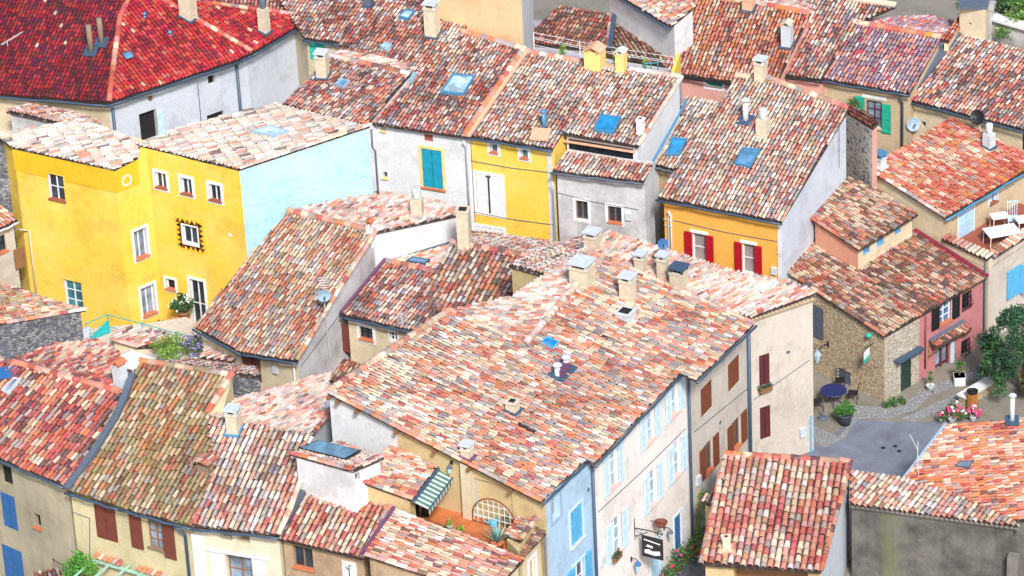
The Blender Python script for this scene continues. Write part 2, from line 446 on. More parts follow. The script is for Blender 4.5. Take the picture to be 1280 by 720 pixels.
def finish_walls():
    groups = {}
    for pr in PRISMS: groups.setdefault((pr.H.name, pr.name, pr.mats[0].name), []).append(pr)
    dg = bpy.context.evaluated_depsgraph_get
    for key, prs in groups.items():
        H = prs[0].H; org = wloc(H); mats = []
        for pr in prs:
            for m in pr.mats:
                if m not in mats: mats.append(m)
        acc = bmesh.new()
        for pr in prs:
            me = bpy.data.meshes.new('tmp'); me.from_pydata([tuple(v-org) for v in pr.v], [], pr.f)
            for m in pr.mats: me.materials.append(m)
            me.polygons.foreach_set('material_index', pr.mi)
            if pr.cut:
                o = bpy.data.objects.new('tmp', me); COL.objects.link(o)
                cm = MB()
                for (c, x, y, z) in pr.cut: cm.box(c-org, x, y, z)
                c_me = bpy.data.meshes.new('cut'); c_me.from_pydata([tuple(v) for v in cm.v], [], cm.f)
                b2 = bmesh.new(); b2.from_mesh(c_me); bmesh.ops.recalc_face_normals(b2, faces=b2.faces); b2.to_mesh(c_me); b2.free()
                for m in pr.mats: c_me.materials.append(m)
                c_me.polygons.foreach_set('material_index', [pr.rev]*len(c_me.polygons))
                co_ = bpy.data.objects.new('cut', c_me); COL.objects.link(co_)
                md = o.modifiers.new('b', 'BOOLEAN'); md.object = co_; md.operation = 'DIFFERENCE'; md.solver = 'EXACT'
                me2 = bpy.data.meshes.new_from_object(o.evaluated_get(dg()))
                bpy.data.objects.remove(o); bpy.data.objects.remove(co_); me = me2
            t = bmesh.new(); t.from_mesh(me)
            mp = [mats.index(m) for m in pr.mats]
            for f in t.faces: f.material_index = mp[min(f.material_index, len(mp)-1)]
            t2 = bpy.data.meshes.new('t2'); t.to_mesh(t2); t.free(); acc.from_mesh(t2); bpy.data.meshes.remove(t2)
        me = bpy.data.meshes.new(key[1]); acc.to_mesh(me); acc.free()
        for m in mats: me.materials.append(m)
        o = bpy.data.objects.new(key[1], me); COL.objects.link(o); o.parent = H

def wbox(W, box):
    """pixel box (x0, y0, x1, y1; heights read at its middle column) -> centre on the wall, half width, half height"""
    x0, y0, x1, y1 = box; cx, cy = (x0+x1)/2, (y0+y1)/2
    # slanted wall: read the two sides on the level line through the centre
    c = W.on((cx, cy)); a = W.on((x0, cy)); b = W.on((x1, cy)); t = W.on((cx, y0)); u = W.on((cx, y1))
    hw = abs((b-a).dot(W.d))/2; hh = abs(t.z-u.z)/2
    return c, hw, hh
Zu = V((0, 0, 1))
def leaf_board(m, c, W, hw, hh, th=.022, slats=True):
    """one shutter leaf lying on the wall, centred on c"""
    x, n = W.d, W.n
    m.box(c, x*hw, n*th, Zu*hh)
    if slats:
        for k in (-.88, 0, .88): m.box(c+n*(th+.008)+Zu*(hh*k), x*(hw*.98), n*.009, Zu*.045)
        for k in (-.84, .84): m.box(c+n*(th+.009)+x*(hw*k), x*(hw*.14), n*.009, Zu*(hh*.97))
def window(H, W, box, frame='white paint', pane=None, surround=None, sw=.10, sill=None, shut=None, sh='open', shw=None, nx=2, ny=2, depth=.17, name='window', swsides=(1, 1), bars=False, arch=False):
    c, hw, hh = wbox(W, box); x, n = W.d, W.n
    fm = MC[frame] if isinstance(frame, str) else frame
    W.pr.cut.append((c, x*hw, n*depth, Zu*hh))
    m = MB(); o = c-n*(depth-.045); t = .045
    for k in (-1, 1):
        m.box(o+x*(k*(hw-t/2)), x*(t/2), n*.03, Zu*hh)
        m.box(o+Zu*(k*(hh-t/2)), x*hw, n*.028, Zu*(t/2))
    for i in range(1, nx): m.box(o+x*(hw*(2*i/nx-1)), x*.028, n*.024, Zu*hh)
    for i in range(1, ny): m.box(o+Zu*(hh*(2*i/ny-1)), x*hw, n*.018, Zu*.015)
    w = m.build(name, fm, H)
    g = MB(); g.box(c-n*(depth-.018), x*(hw*.99), n*.012, Zu*(hh*.99)); g.build('pane', pane or MC['window glass'], w)
    if surround:
        s = MB(); q = c+n*.012
        for k in (-1, 1):
            s.box(q+x*(k*(hw+sw/2)), x*(sw/2), n*.02, Zu*(hh+sw))
        s.box(q+Zu*(hh+sw/2), x*hw, n*.019, Zu*(sw/2)); s.box(q-Zu*(hh+sw/2), x*hw, n*.019, Zu*(sw/2))
        s.build('surround', MC[surround] if isinstance(surround, str) else surround, w)
    if sill:
        s = MB(); s.box(c-Zu*(hh-.02)-n*.03, x*(hw*.96), n*(depth*.7), Zu*.03)
        s.box(c-Zu*(hh-.015)+n*.05, x*(hw+.05), n*.05, Zu*.03)
        s.build('sill', MC[sill] if isinstance(sill, str) else sill, w)
    if shut:
        lw = shw or hw*.58
        for i, k in enumerate((-1, 1)):
            if not swsides[i]: continue
            s = MB(); leaf_board(s, c+x*(k*(hw+lw*.98))+n*.055, W, lw*.94, hh*1.02)
            s.build('shutter', MC[shut] if isinstance(shut, str) else shut, w)
    if bars:
        s = MB()
        for i in range(5):
            xx = hw*(i/2-1)*.9
            s.tube([c+x*xx+Zu*hh+n*.03, c+x*xx+Zu*(hh*.2)+n*.08, c+x*xx-Zu*(hh*.4)+n*.2, c+x*xx-Zu*hh+n*.05], .012, 5)
        for k in (.6, 0, -.5): s.bar(c-x*hw+Zu*(hh*k)+n*.12, c+x*hw+Zu*(hh*k)+n*.12, .02, .02)
        s.build('grille', MC['black iron'], w)
    return w, c, hw, hh
def shutters(H, W, box, mat, surround=None, leaves=2, sill=None, sw=.09, arch=False):
    """closed shutters in a shallow recess"""
    c, hw, hh = wbox(W, box); x, n = W.d, W.n
    W.pr.cut.append((c, x*hw, n*.12, Zu*hh))
    m = MB()
    lw = hw/leaves
    for i in range(leaves):
        q = c+x*(-hw+lw*(2*i+1))-n*.045
        leaf_board(m, q, W, lw-.012, hh-.015)
    o = m.build('shutter', MC[mat] if isinstance(mat, str) else mat, H)
    if surround:
        s = MB(); q = c+n*.012
        for k in (-1, 1): s.box(q+x*(k*(hw+sw/2)), x*(sw/2), n*.02, Zu*(hh+sw))
        s.box(q+Zu*(hh+sw/2), x*hw, n*.019, Zu*(sw/2))
        s.box(q-Zu*(hh+sw/2), x*hw, n*.019, Zu*(sw/2))
        s.build('surround', MC[surround] if isinstance(surround, str) else surround, o)
    if sill:
        s = MB(); s.box(c-Zu*(hh+.03)+n*.05, x*(hw+.12), n*.06, Zu*.035); s.build('sill', MC[sill], o)
    return o
def hole(H, W, box, pane=None, sill=None, depth=.25):
    """small bare opening"""
    c, hw, hh = wbox(W, box); W.pr.cut.append((c, W.d*hw, W.n*depth, Zu*hh))
    g = MB(); g.box(c-W.n*(depth-.015), W.d*(hw*.99), W.n*.012, Zu*(hh*.99))
    o = g.build('window', pane or MC['dark hollow'], H)
    if sill:
        s = MB(); s.box(c-Zu*(hh-.02)+W.n*.02, W.d*(hw+.04), W.n*.09, Zu*.03); s.build('sill', MC[sill], o)
    return o

# ------------------------------------------------------------------ chimneys, skylights
def chimney(H, pl, px, w, h, kind='slab', mat='chimney render', d=None, flash='zinc', cap='slab grey', dep=None, base=None):
    """px: pixel of the foot centre on the plane; w width m; h height m"""
    b = base if base is not None else pl.on(px)
    x = (d or V((pl.n.x, pl.n.y, 0))).normalized(); y = V((-x.y, x.x, 0)); dep = dep or w
    m = MB(); m.box(b+Zu*(h/2-.35), x*(w/2), y*(dep/2), Zu*(h/2+.35))
    if kind in ('slab', 'open'): m.box(b+Zu*(h-.03), x*(w/2+.035), y*(dep/2+.035), Zu*.035)
    o = m.build('chimney', MC[mat], H)
    if flash:
        f = MB(); n = pl.n; fx = (x-n*x.dot(n)).normalized(); fy = n.cross(fx)
        f.box(b+n*.12, fx*(w/2+.09), fy*(dep/2+.09), n*.02); f.build('flashing', MC[flash], o)
    c = MB()
    if kind == 'slab':
        for i in (-1, 1):
            for j in (-1, 1): c.box(b+x*(i*(w/2-.05))+y*(j*(dep/2-.05))+Zu*(h+.09), x*.05, y*.05, Zu*.09)
        c.box(b+Zu*(h+.21), x*(w/2+.06), y*(dep/2+.06), Zu*.035); c.build('chimney_cap', MC[cap], o)
        c = MB(); c.box(b+Zu*(h+.08), x*(w/2-.12), y*(dep/2-.12), Zu*.085); c.build('flue', MC['dark hollow'], o)
    elif kind == 'open':
        c.box(b+Zu*(h+.012), x*(w/2-.09), y*(dep/2-.09), Zu*.012); c.build('flue', MC['dark hollow'], o)
    elif kind == 'pot':
        c.lathe(b+Zu*h, [(w*.32, 0), (w*.36, .08), (w*.34, .12), (w*.40, .2), (w*.36, .24), (w*.42, .32), (w*.36, .36), (w*.42, .44), (w*.3, .5)], 14); c.build('chimney_pot', MC[cap], o, True)
    elif kind == 'tile':
        for i in (-1, 1): c.bar(b+x*(i*w*.28)+Zu*h-y*(dep/2), b+x*(i*w*.28)+Zu*h+y*(dep/2), .05, .2)
        for i in (-1, 1): c.bar(b+x*(i*w*.3)+Zu*(h+.18)-y*(dep/2+.05), b+x*(i*w*.3)+Zu*(h+.18)+y*(dep/2+.05), w*.62, .045, side=(Zu+x*i*.55).normalized())
        c.build('chimney_cap', MC[cap], o)
    return o
def flue_pipe(H, pl, px, r, h, mat='zinc', base=None, hood=True, plate=True):
    b = base if base is not None else pl.on(px)
    m = MB(); m.tube([b-Zu*.2, b+Zu*h], r, 12)
    o = m.build('flue_pipe', MC[mat], H, True)
    if hood:
        c = MB(); c.lathe(b+Zu*h, [(r*.8, 0), (r*.8, .06), (r*1.7, .06), (r*1.6, .1), (r*.4, .18)], 14); c.build('hood', MC[mat], o, True)
    if plate:
        f = MB(); n = pl.n; fx = n.cross(Zu).normalized(); fy = n.cross(fx)
        f.box(b+n*.11, fx*(r+.18), fy*(r+.22), n*.02); f.build('flashing', MC['zinc'], o)
    return o
def skylight(H, pl, quad, frame='blue metal', pane='sky glass', th=.16):
    q = [pl.on(p)+pl.n*.05 for p in quad]; n = pl.n; c = (q[0]+q[1]+q[2]+q[3])/4
    m = MB()
    for i in range(4):
        a, b = q[i], q[(i+1) % 4]; ia, ib = a+(c-a)*.14, b+(c-b)*.14
        m.add([a, b, ib, ia, a+n*th, b+n*th, ib+n*th, ia+n*th], [(0, 1, 5, 4), (1, 2, 6, 5), (2, 3, 7, 6), (3, 0, 4, 7), (4, 5, 6, 7), (0, 3, 2, 1)])
    o = m.build('skylight', MC[frame], H)
    g = MB(); g.prism([p+(c-p)*.12+n*(th*.55) for p in q], n*.02); g.build('pane', MC[pane], o)
    return o
def genoise(H, a, b, out, mat, rows=2, z=0.0):
    """cornice of half-round tile ends under an eave from a to b"""
    e = (b-a); L = e.length; e.normalize(); m = MB()
    for r in range(rows):
        k = int(L/.2); off = .10+.09*(rows-1-r)
        for i in range(k):
            p = a+e*(L*(i+.5)/k)+out*(-.05)+Zu*(-.10-.11*r+z)
            vs = []
            for s_ in (0, 1):
                for t in PROF[::1]: vs.append(p+e*(math.cos(t)*.09)+Zu*(math.sin(t)*.075)+out*(s_*(off+.05)))
            m.add(vs, [(j, j+1, 7+j, 6+j) for j in range(5)]+[(6, 11, 10, 7), (7, 10, 9, 8)])
    return m.build('cornice', mat, H)
# ------------------------------------------------------------------ palette of paints and plasters
for nm, c, r in [('white paint', (.80, .80, .80), .5), ('zinc', (.05, .09, .145), .45), ('blue metal', (.07, .24, .42), .4), ('slab grey', (.55, .60, .63), .8),
                 ('teal shutter', (.01, .30, .44), .55), ('green shutter', (.02, .40, .27), .55), ('aqua shutter', (.03, .50, .40), .55), ('red shutter', (.42, .008, .02), .5), ('maroon shutter', (.105, .022, .03), .55),
                 ('brown shutter', (.19, .055, .022), .6), ('russet shutter', (.17, .045, .03), .6), ('pale blue shutter', (.55, .73, .84), .55), ('sky shutter', (.10, .40, .66), .55),
                 ('deep blue shutter', (.03, .13, .34), .55), ('black shutter', (.012, .013, .016), .5), ('grey blue shutter', (.10, .12, .17), .6), ('timber', (.26, .13, .06), .6), ('brick red', (.32, .09, .05), .8),
                 ('terracotta sill', (.55, .17, .08), .8), ('dark hollow', (.012, .011, .012), .9), ('black iron', (.015, .015, .018), .5), ('door blue', (.42, .62, .78), .55), ('dark door', (.02, .045, .035), .5),
                 ('yellow surround', (.82, .62, .22), .8), ('mauve flashing', (.15, .06, .13), .7), ('wine flashing', (.22, .018, .05), .7), ('lead', (.10, .125, .17), .6), ('drape grey', (.30, .26, .25), .7),
                 ('weathered wood', (.24, .17, .12), .8), ('grey blue paint', (.33, .46, .58), .6), ('pink sill', (.66, .48, .42), .9), ('peach mortar', (.74, .42, .27), .9), ('cream stone', (.62, .54, .40), .9), ('copper green', (.02, .40, .40), .5)]:
    paint(nm, c, r)
glass(); glass('blue glass', (.10, .24, .40), .1); glass('sky glass', (.42, .60, .66), .15); glass('azure glass', (.02, .22, .46), .25)
glass('curtain glass', (.22, .28, .36), .2); glass('facade glass', (.26, .38, .48), .2); glass('teal glass', (.06, .20, .24), .15)
W_white = stucco('white plaster', (.73, .74, .75), (.52, .52, .53), .5, .4)
W_ice = stucco('pale blue plaster', (.60, .65, .73), (.44, .48, .56), .4, .4)
W_cream = stucco('cream plaster', (.70, .60, .42), (.42, .32, .20), .5, .5)
W_beige = stucco('beige plaster', (.58, .46, .30), (.34, .25, .16), .5, .5)
W_yel = stucco('yellow plaster', (.86, .57, .065), (.86, .67, .21), .7, .25, .5, .2)
W_yel2 = stucco('deep yellow plaster', (.80, .47, .015), (.78, .55, .05), .6, .2, .5, .2)
W_blue = stucco('light blue plaster', (.42, .70, .80), (.55, .77, .84), .7, .3, .4, .2)
W_org = stucco('orange plaster', (.86, .43, .08), (.80, .38, .05), .5, .3)
W_oldgrey = stucco('stained grey plaster', (.62, .61, .62), (.22, .21, .21), .8, .6, .6, .5)
W_face = stucco('facade off white plaster', (.84, .79, .75), (.64, .55, .49), .35, .3)
W_tan = stucco('tan plaster', (.60, .54, .47), (.42, .36, .30), .45, .4)
W_lblue = stucco('powder blue plaster', (.44, .62, .80), (.34, .50, .68), .5, .4)
W_pink = stucco('pink plaster', (.52, .20, .21), (.36, .13, .13), .6, .6)
W_salmon = stucco('salmon plaster', (.62, .30, .20), (.50, .22, .15), .5, .4)
W_peach = stucco('peach plaster', (.86, .54, .31), (.78, .46, .26), .4, .2)
W_rose = stucco('rose plaster', (.72, .38, .32), (.60, .30, .26), .4, .4)
W_lilac = stucco('lilac grey plaster', (.52, .49, .53), (.38, .36, .40), .5, .4)
W_terr = stucco('sand plaster', (.60, .46, .24), (.42, .30, .15), .4, .5)
W_dark = stucco('blackened plaster', (.17, .16, .14), (.022, .022, .026), .95, .9, .7, .6)
W_grime = stucco('grimy plaster', (.50, .44, .31), (.17, .15, .11), .8, .6, .28, .5)
W_stone = rubble('rubble stone', [(.44, .33, .20), (.34, .23, .13), (.54, .44, .29), (.40, .26, .15), (.48, .40, .28), (.30, .22, .15)], (.70, .60, .43), 8.5, .09)
W_stone2 = rubble('light rubble stone', [(.48, .42, .33), (.38, .31, .22), (.56, .51, .42), (.44, .36, .26)], (.66, .60, .50), 8.0, .09)
W_fresco = rubble('grey stone in pale mortar', [(.20, .20, .21), (.74, .68, .56), (.30, .29, .28), (.76, .70, .58), (.72, .66, .54)], (.78, .72, .60), 3.4, .16)
W_slate = rubble('slate rubble', [(.13, .14, .16), (.26, .26, .27), (.18, .19, .22), (.34, .34, .34), (.10, .10, .12)], (.24, .24, .25), 6.5, .06)
W_warmstone = stucco('worn stone plaster', (.50, .36, .23), (.26, .17, .10), .9, .5, .9, .8)
GRP = 'old village houses'
def house(label, at, z=0, cat='house', name='village_house', grp=GRP):
    p = hz(at, z); return thing(name, label, cat, V((p.x, p.y, 0)), grp)
def gable_back(H, pl, P, i, run, mat, pal='mix', ins=.12, m='std', zb=0):
    """matching rear slope behind the ridge edge i of a front slope whose 3-D corner list is P"""
    a, b = P[i], P[(i+1) % len(P)]
    f = V((pl.n.x, pl.n.y, 0)).normalized(); t = math.hypot(pl.n.x, pl.n.y)/pl.n.z
    e = (b-a).normalized(); n2 = e.cross(V((-f.x, -f.y, -t)))
    pb = Plane(a, n2); q = lambda p: p+V((-f.x*run, -f.y*run, -t*run))
    Q = [a, b, q(b), q(a)]
    roof(H, pb, Q, (V((f.x, f.y, t)))*-1, pal, m, name='roof')
    walls(H, pb, Q, mat, zb, [0, ins, .25, ins])

# ---- red hipped mansion, upper left
H = H_red = house('large mansion under a bright red hipped tile roof with pale blue walls', (240, 160), 0)
z = 8.5
pr = eave((136, 129), (300, 74), z, (-60, -48), t=.36)
C1 = pr.on((136, 129)); C2 = pr.on((316, 66)); T1 = pr.on((150, 22)); T2 = pr.on((200, -2)); T3 = pr.on((166, -12))
pl_ = plane3(hz((-40, 116), z), C1, T1)
P = roof(H, pr, [C1, pr.on((300, 74)), C2, T2, T3, T1], (-50, -62), 'red', 'red', gut=(0, 1), ex=.30, sp=.20, wav=.02, rough=.5, fat=.44)
T1l = pl_.on((166, -14))
roof(H, pl_, [pl_.on((-60, 114)), C1, T1, T1l, pl_.on((10, -40)), pl_.on((-60, -20))], (42, -95), 'darkred', 'red', gut=(0,), ex=.30, sp=.19, wav=.02, rough=.5, fat=.42)
p3 = plane3(C2, hz((391, 22), z+.1), T2)
P3 = roof(H, p3, [C2, p3.on((391, 22)), p3.on((322, 13)), p3.on((256, 4)), T2], (-62, -50), 'red', 'red', gut=(0,), ex=.30, sp=.20, wav=.02, rough=.5, fat=.44)
for a, b in ((C1, T1), (T1, T3), (C2, T2), (P3[1], P3[2]), (P3[2], P3[3])):
  rc = RoofMesh(); rc.caps(a+Zu*.06, b+Zu*.06, V((0, -.2, 1)).normalized(), 'coral' if a is C1 or a is C2 else 'rose', .14)
  rc.build('ridge_tiles', TM['red'], H)
pb = descend(P3[1], P3[3], .2)
roof(H, pb, [P3[1], P3[3], pb.on((250, -14)), pb.on((385, 8))], (-8, 60), 'rose', 'red')
ctr = pr.on((200, -60))
back1 = V((P3[1].x-2, P3[1].y+14, z)); back2 = V((C1.x-8, C1.y+22, z))
wl = walls(H, Plane(V((0, 0, z-.1)), Zu), [hz((-60, 115), z), C1, C2, P3[1], back1, back2], [W_cream, W_ice, W_ice, W_ice, W_ice, W_cream], 0, [.45, .45, .45, .25, .2, .2], reveal=W_white)
WR = wl[1]; WR2 = wl[2]; WLf = wl[0]
hole(H, WR, (175, 139, 197, 176)); hole(H, WR, (260, 94, 269, 106)); hole(H, WR, (259, 141, 280, 156), depth=.15)
c, hw, hh = wbox(WR, (196, 138, 205, 172)); m = MB(); leaf_board(m, c+WR.n*.05, WR, hw, hh); m.build('shutter', MC['pale blue shutter'], H)
c, hw, hh = wbox(WR, (185, 118, 190, 127)); m = MB(); m.lathe(c, [(.12, 0), (.12, .05), (.04, .06)], 10, ax=WR.n); m.build('wall_vent', MC['timber'], H)
for px in ((141, 138), (296, 84)):
    a = WR.on(px, .1); pipe(H, [a+Zu*.1, a-Zu*9], .075)
a = WR.on((247, 104), .05); pipe(H, [a, a-Zu*4], .02, MC['lead'])
a = WR2.on((379, 36), .1); pipe(H, [a+Zu*.1, a-Zu*2, a-Zu*2.3+WR2.n*.2, a-Zu*9], .05, MC['black iron'])
a, b = WR.on((297, 88), .06), WR.on((300, 88), .06)
genoise(H, C1+WR.n*-.45, C2+WR.n*-.45, WR.n, W_cream, 2, -.05)
genoise(H, C2+WR2.n*-.45, P3[1]+WR2.n*-.45, WR2.n, W_cream, 2, -.05)
genoise(H, hz((-60, 115), z)+WLf.n*-.45, C1+WLf.n*-.45, WLf.n, W_cream, 2, -.05)
for px, h in (((114, 66), 1.45), ((127, 55), 1.35)): flue_pipe(H, pl_, px, .13, h, 'weathered wood', hood=False)
chimney(H, p3, (236, 23), .62, 1.3, 'slab', 'cream stone', d=V((.8, -.5, 0)))
chimney(H, p3, (331, 41), .42, 1.3, 'pot', 'chimney render' if False else 'cream stone', d=V((.8, -.5, 0)), cap='lead')
skylight(H, pr, [(151, 69), (163, 66), (169, 74), (157, 78)], 'maroon shutter', 'blue glass', .12)
for q in ((181, 23), (213, 46)): flue_pipe(H, pr, q, .07, .16, 'blue metal', plate=False)

# ---- little lean-to between mansion and yellow house
H = house('low outbuilding with grey gable and whitish tile roof behind the yellow house', (70, 160), 0)
pl = Plane(hz((10, 140), 8.3), V((.1, .12, 1)))
roof(H, pl, [(8, 139), (40, 131), (84, 138), (126, 152), (115, 160), (68, 152)], (60, -12), 'pale', 'pale', verge=(0, 3))
walls(H, pl, [(8, 139), (40, 131), (126, 152), (115, 160), (68, 152)], W_oldgrey, 0, .1)

# ---- yellow house with blue flank
H = H_yel = house('tall bright yellow house with white framed windows and a pale blue side wall', (170, 400), 0)
zB = 10.0
pB = eave((170, 182), (299, 211), zB, (161, -54), t=.10)
RB = roof(H, pB, [(170, 181), (299, 211), (462, 157), (345, 130), (228, 158)], (161, -52), 'palewhite', 'pale', verge=(1,), sp=.18, ex=.5)
wB = walls(H, pB, [(171, 182), (299, 211), (462, 157), (345, 132)], [W_yel, W_blue, W_blue, W_yel], 0, [.03, .03, .03, .1], reveal=W_white)
pA = eave((15, 184), (143, 212), 9.7, (161, -52), t=.10)
RA = roof(H, pA, [(14, 184), (143, 212), (172, 197), (174, 176), (100, 149), (-6, 168)], (150, -48), 'palewhite', 'pale', gut=(), sp=.18, ex=.5)
wA = walls(H, pA, [(15, 184), (143, 212), (184, 191), (182, 172), (100, 152), (0, 168)], [W_yel, W_yel, W_yel, W_yel, W_yel, W_yel], 0, [.03, .03, .0, .1, .1, .05], reveal=W_white)
# proud upper band of the left block
a0, b0 = wA[0].on((15, 185), .035), wA[0].on((143, 214), .035); c0 = wA[1].on((172, 199), .035)
m = MB(); hb = 1.05
for W, q0, q1 in ((wA[0], a0, b0), (wA[1], b0, c0)):
    q1z = pA.z(q1.x, q1.y)-.09; q0z = pA.z(q0.x, q0.y)-.09
    A = V((q0.x, q0.y, q0z)); B = V((q1.x, q1.y, q1z)); L = V((B.x, B.y, 9.7-1.15)); K = V((A.x, A.y, 9.7-1.15))
    if W is wA[0]: win_split = (wA[0].on((61, 230), .035), wA[0].on((82, 230), .035))
    m.prism([A, B, L, K], -W.n*.03)
# (left band cut around the window that interrupts it)
m2 = MB()
ws, we = win_split
def zr(p): return pA.z(p.x, p.y)-.09
mcut = MB()
lo = 9.7-1.15
a_, b_, c_ = a0, b0, c0
zt = wA[0].on((71, 216)).z
mcut.prism([V((a_.x, a_.y, zr(a_))), V((b_.x, b_.y, zr(b_))), V((b_.x, b_.y, zt)), V((a_.x, a_.y, zt))], -wA[0].n*.03)
mcut.prism([V((a_.x, a_.y, zt)), V((ws.x, ws.y, zt)), V((ws.x, ws.y, lo)), V((a_.x, a_.y, lo))], -wA[0].n*.03)
mcut.prism([V((we.x, we.y, zt)), V((b_.x, b_.y, zt)), V((b_.x, b_.y, lo)), V((we.x, we.y, lo))], -wA[0].n*.03)
mcut.prism([V((b_.x, b_.y, zr(b_))), V((c_.x, c_.y, zr(c_))), V((c_.x, c_.y, lo)), V((b_.x, b_.y, lo))], -wA[1].n*.03)
mcut.build('upper_wall_band', W_yel2, H)
window(H, wA[0], (61, 219, 80, 250), sill='brick red', pane=MC['window glass'], nx=2, ny=2)
window(H, wA[0], (82, 352, 103, 388), pane=MC['teal glass'], nx=2, ny=3)
c, hw, hh = wbox(wA[1], (154, 217, 162, 233)); wA[1].pr.cut
m = MB(); m.lathe(c+wA[1].n*.0, [(.27, 0), (.27, .04), (.20, .04), (.19, .02)], 20, ax=wA[1].n); o = m.build('round_window', MC['white paint'], H); m = MB(); m.lathe(c, [(.19, .0), (.19, .024), (0, .026)], 20, ax=wA[1].n); m.build('pane', MC['sky glass'], o)
for bx in ((168, 286, 184, 323), (177, 357, 194, 394)):
    window(H, wA[1], bx, surround='white paint', sw=.13, sill='terracotta sill', pane=MC['curtain glass'], nx=2, ny=1, depth=.22)
for bx in ((195, 216, 208, 235), (227, 223, 240, 243), (262, 231, 276, 251)):
    window(H, wB[0], bx, surround='white paint', sw=.14, sill='brick red', nx=2, ny=1)
w, c, hw, hh = window(H, wB[0], (229, 283, 247, 305), surround='white paint', sw=.06, nx=2, ny=1, pane=MC['window glass'])
W = wB[0]; m = MB(); k = MB(); fw_ = .30
t0 = MB(); q = c+W.n*.004; hx, hy = hw+.07, hh+.07
for s_ in (-1, 1):
    t0.box(q+W.d*(s_*(hx+.13)), W.d*.15, W.n*.014, Zu*(hy+.28)); t0.box(q+Zu*(s_*(hy+.13)), W.d*hx, W.n*.0135, Zu*.15)
o = t0.build('decorated_surround', paint('golden tile glaze', (.85, .52, .03), .5), w)
for i in range(20):
    n_ = 20; per = 2*(hx+.13)*2+2*(hy+.13)*2; s_ = per*i/n_; X, Y = 2*(hx+.13), 2*(hy+.13)
    if s_ < X: p, ax_, ay_ = (-X/2+s_, Y/2), W.d, Zu
    elif s_ < X+Y: p, ax_, ay_ = (X/2, Y/2-(s_-X)), Zu, W.d
    elif s_ < 2*X+Y: p, ax_, ay_ = (X/2-(s_-X-Y), -Y/2), W.d, Zu*-1
    else: p, ax_, ay_ = (-X/2, -Y/2+(s_-2*X-Y)), Zu, W.d*-1
    b_ = q+W.d*p[0]+Zu*p[1]+W.n*.012
    (m if i % 2 else k).prism([b_-ax_*.15-ay_*.12, b_+ax_*.15-ay_*.12, b_+ay_*.12], W.n*.008)
m.build('tile_pattern', MC['black shutter'], w); k.build('tile_pattern', MC['brown shutter'], w)
window(H, wB[0], (208, 349, 219, 362), surround='white paint', sw=.12, sill='terracotta sill', nx=1, ny=1, pane=MC['dark hollow'])
window(H, wB[0], (240, 351, 257, 410), surround='white paint', sw=.13, nx=2, ny=2, pane=MC['window glass'], name='french_window')
a = wA[0].on((36, 288), .06); pipe(H, [a+V((-.6, 0, .1)), a, a-Zu*4], .05, MC['cream stone'])
c, hw, hh = wbox(wB[0], (284, 291, 291, 296)); m = MB(); m.box(c, W.d*.09, W.n*.02, Zu*.06); m.build('wall_vent', MC['white paint'], H)
skylight(H, pB, [(313, 168), (338, 160), (362, 168), (342, 174)], 'grey blue paint', 'sky glass', .14)
# thin plaster ledge across the blue wall
W = wB[1]; a, b = W.on((303, 254), .0), W.on((466, 221), .0); z_ = (a.z+b.z)/2
m = MB(); m.bar(V((a.x, a.y, z_)), V((b.x, b.y, z_)), .05, .06); m.build('plaster_ledge', W_blue, H)
a = W.on((464, 162), .10); pipe(H, [a, a-Zu*.9, a-Zu*1.1+W.d*.12, a-Zu*6+W.d*.12], .045, MC['lead'])

# ---- white house with teal shutter, centre top
H = H_teal = house('white plastered house with one closed teal shutter and a long speckled tile roof', (520, 250), 0)
z = 9.0
p = eave((455, 153), (580, 172), z, (62, -88))
P = roof(H, p, [(455, 153), (580, 171), (655, 62), (578, 40), (612, -12), (450, -14), (424, 55), (426, 62), (470, 69), (518, 87)], (62, -90), 'row', verge=(), gut=(), ridge=(2,))
wl = walls(H, p, [(455, 153), (580, 171), (655, 62), (540, 30)], W_white, 0, [.28, .05, 0, .1])
walls(H, p, [(500, 100), (560, 110), (655, 62), (578, 40), (612, -12), (450, -14), (424, 55), (426, 62), (470, 69), (518, 87)], W_white, 0, .04)
W = wl[0]
rc = RoofMesh(); rc.caps(P[1]+Zu*.09, P[2]+Zu*.09, p.n, 'orange', .14); rc.build('ridge_tiles', TM['std'], H)
m = MB(); m.bar(P[1]+p.n*.06+V((.1, 0, 0)), P[2]+p.n*.06+V((.1, 0, 0)), .42, .10, side=p.n); m.build('parapet_strip', MC['peach mortar'], H)
hole(H, W, (530, 168, 541, 177), pane=MC['brick red'], depth=.1)
shutters(H, W, (528, 187, 553, 235), 'teal shutter', 'yellow surround', 2, 'terracotta sill', sw=.13)
hole(H, W, (479, 215, 484, 223), sill='yellow surround'); hole(H, W, (476, 157, 482, 164), pane=MC['grey blue paint'], sill='yellow surround', depth=.1)
skylight(H, p, [(551, 119), (567, 96), (595, 98), (580, 122)], 'blue metal', 'sky glass')
skylight(H, p, [(475, 62), (483, 57), (491, 60), (484, 68)], 'grey blue paint', 'sky glass', .2)
skylight(H, p, [(499, 25), (508, 16), (519, 18), (511, 28)], 'blue metal', 'sky glass', .2)
skylight(H, p, [(503, 104), (510, 95), (522, 97), (516, 107)], 'grey blue paint', 'sky glass', .25)
chimney(H, p, (541, 45), .56, 1.5, 'slab', 'cream stone', d=W.d)
chimney(H, p, (461, 8), .35, .7, 'open', 'lead', d=W.d)
a = W.on((582, 176), .1); pipe(H, [a+W.n*.25+Zu*.1, a-Zu*.3, a-Zu*6], .05, MC['slab grey'])
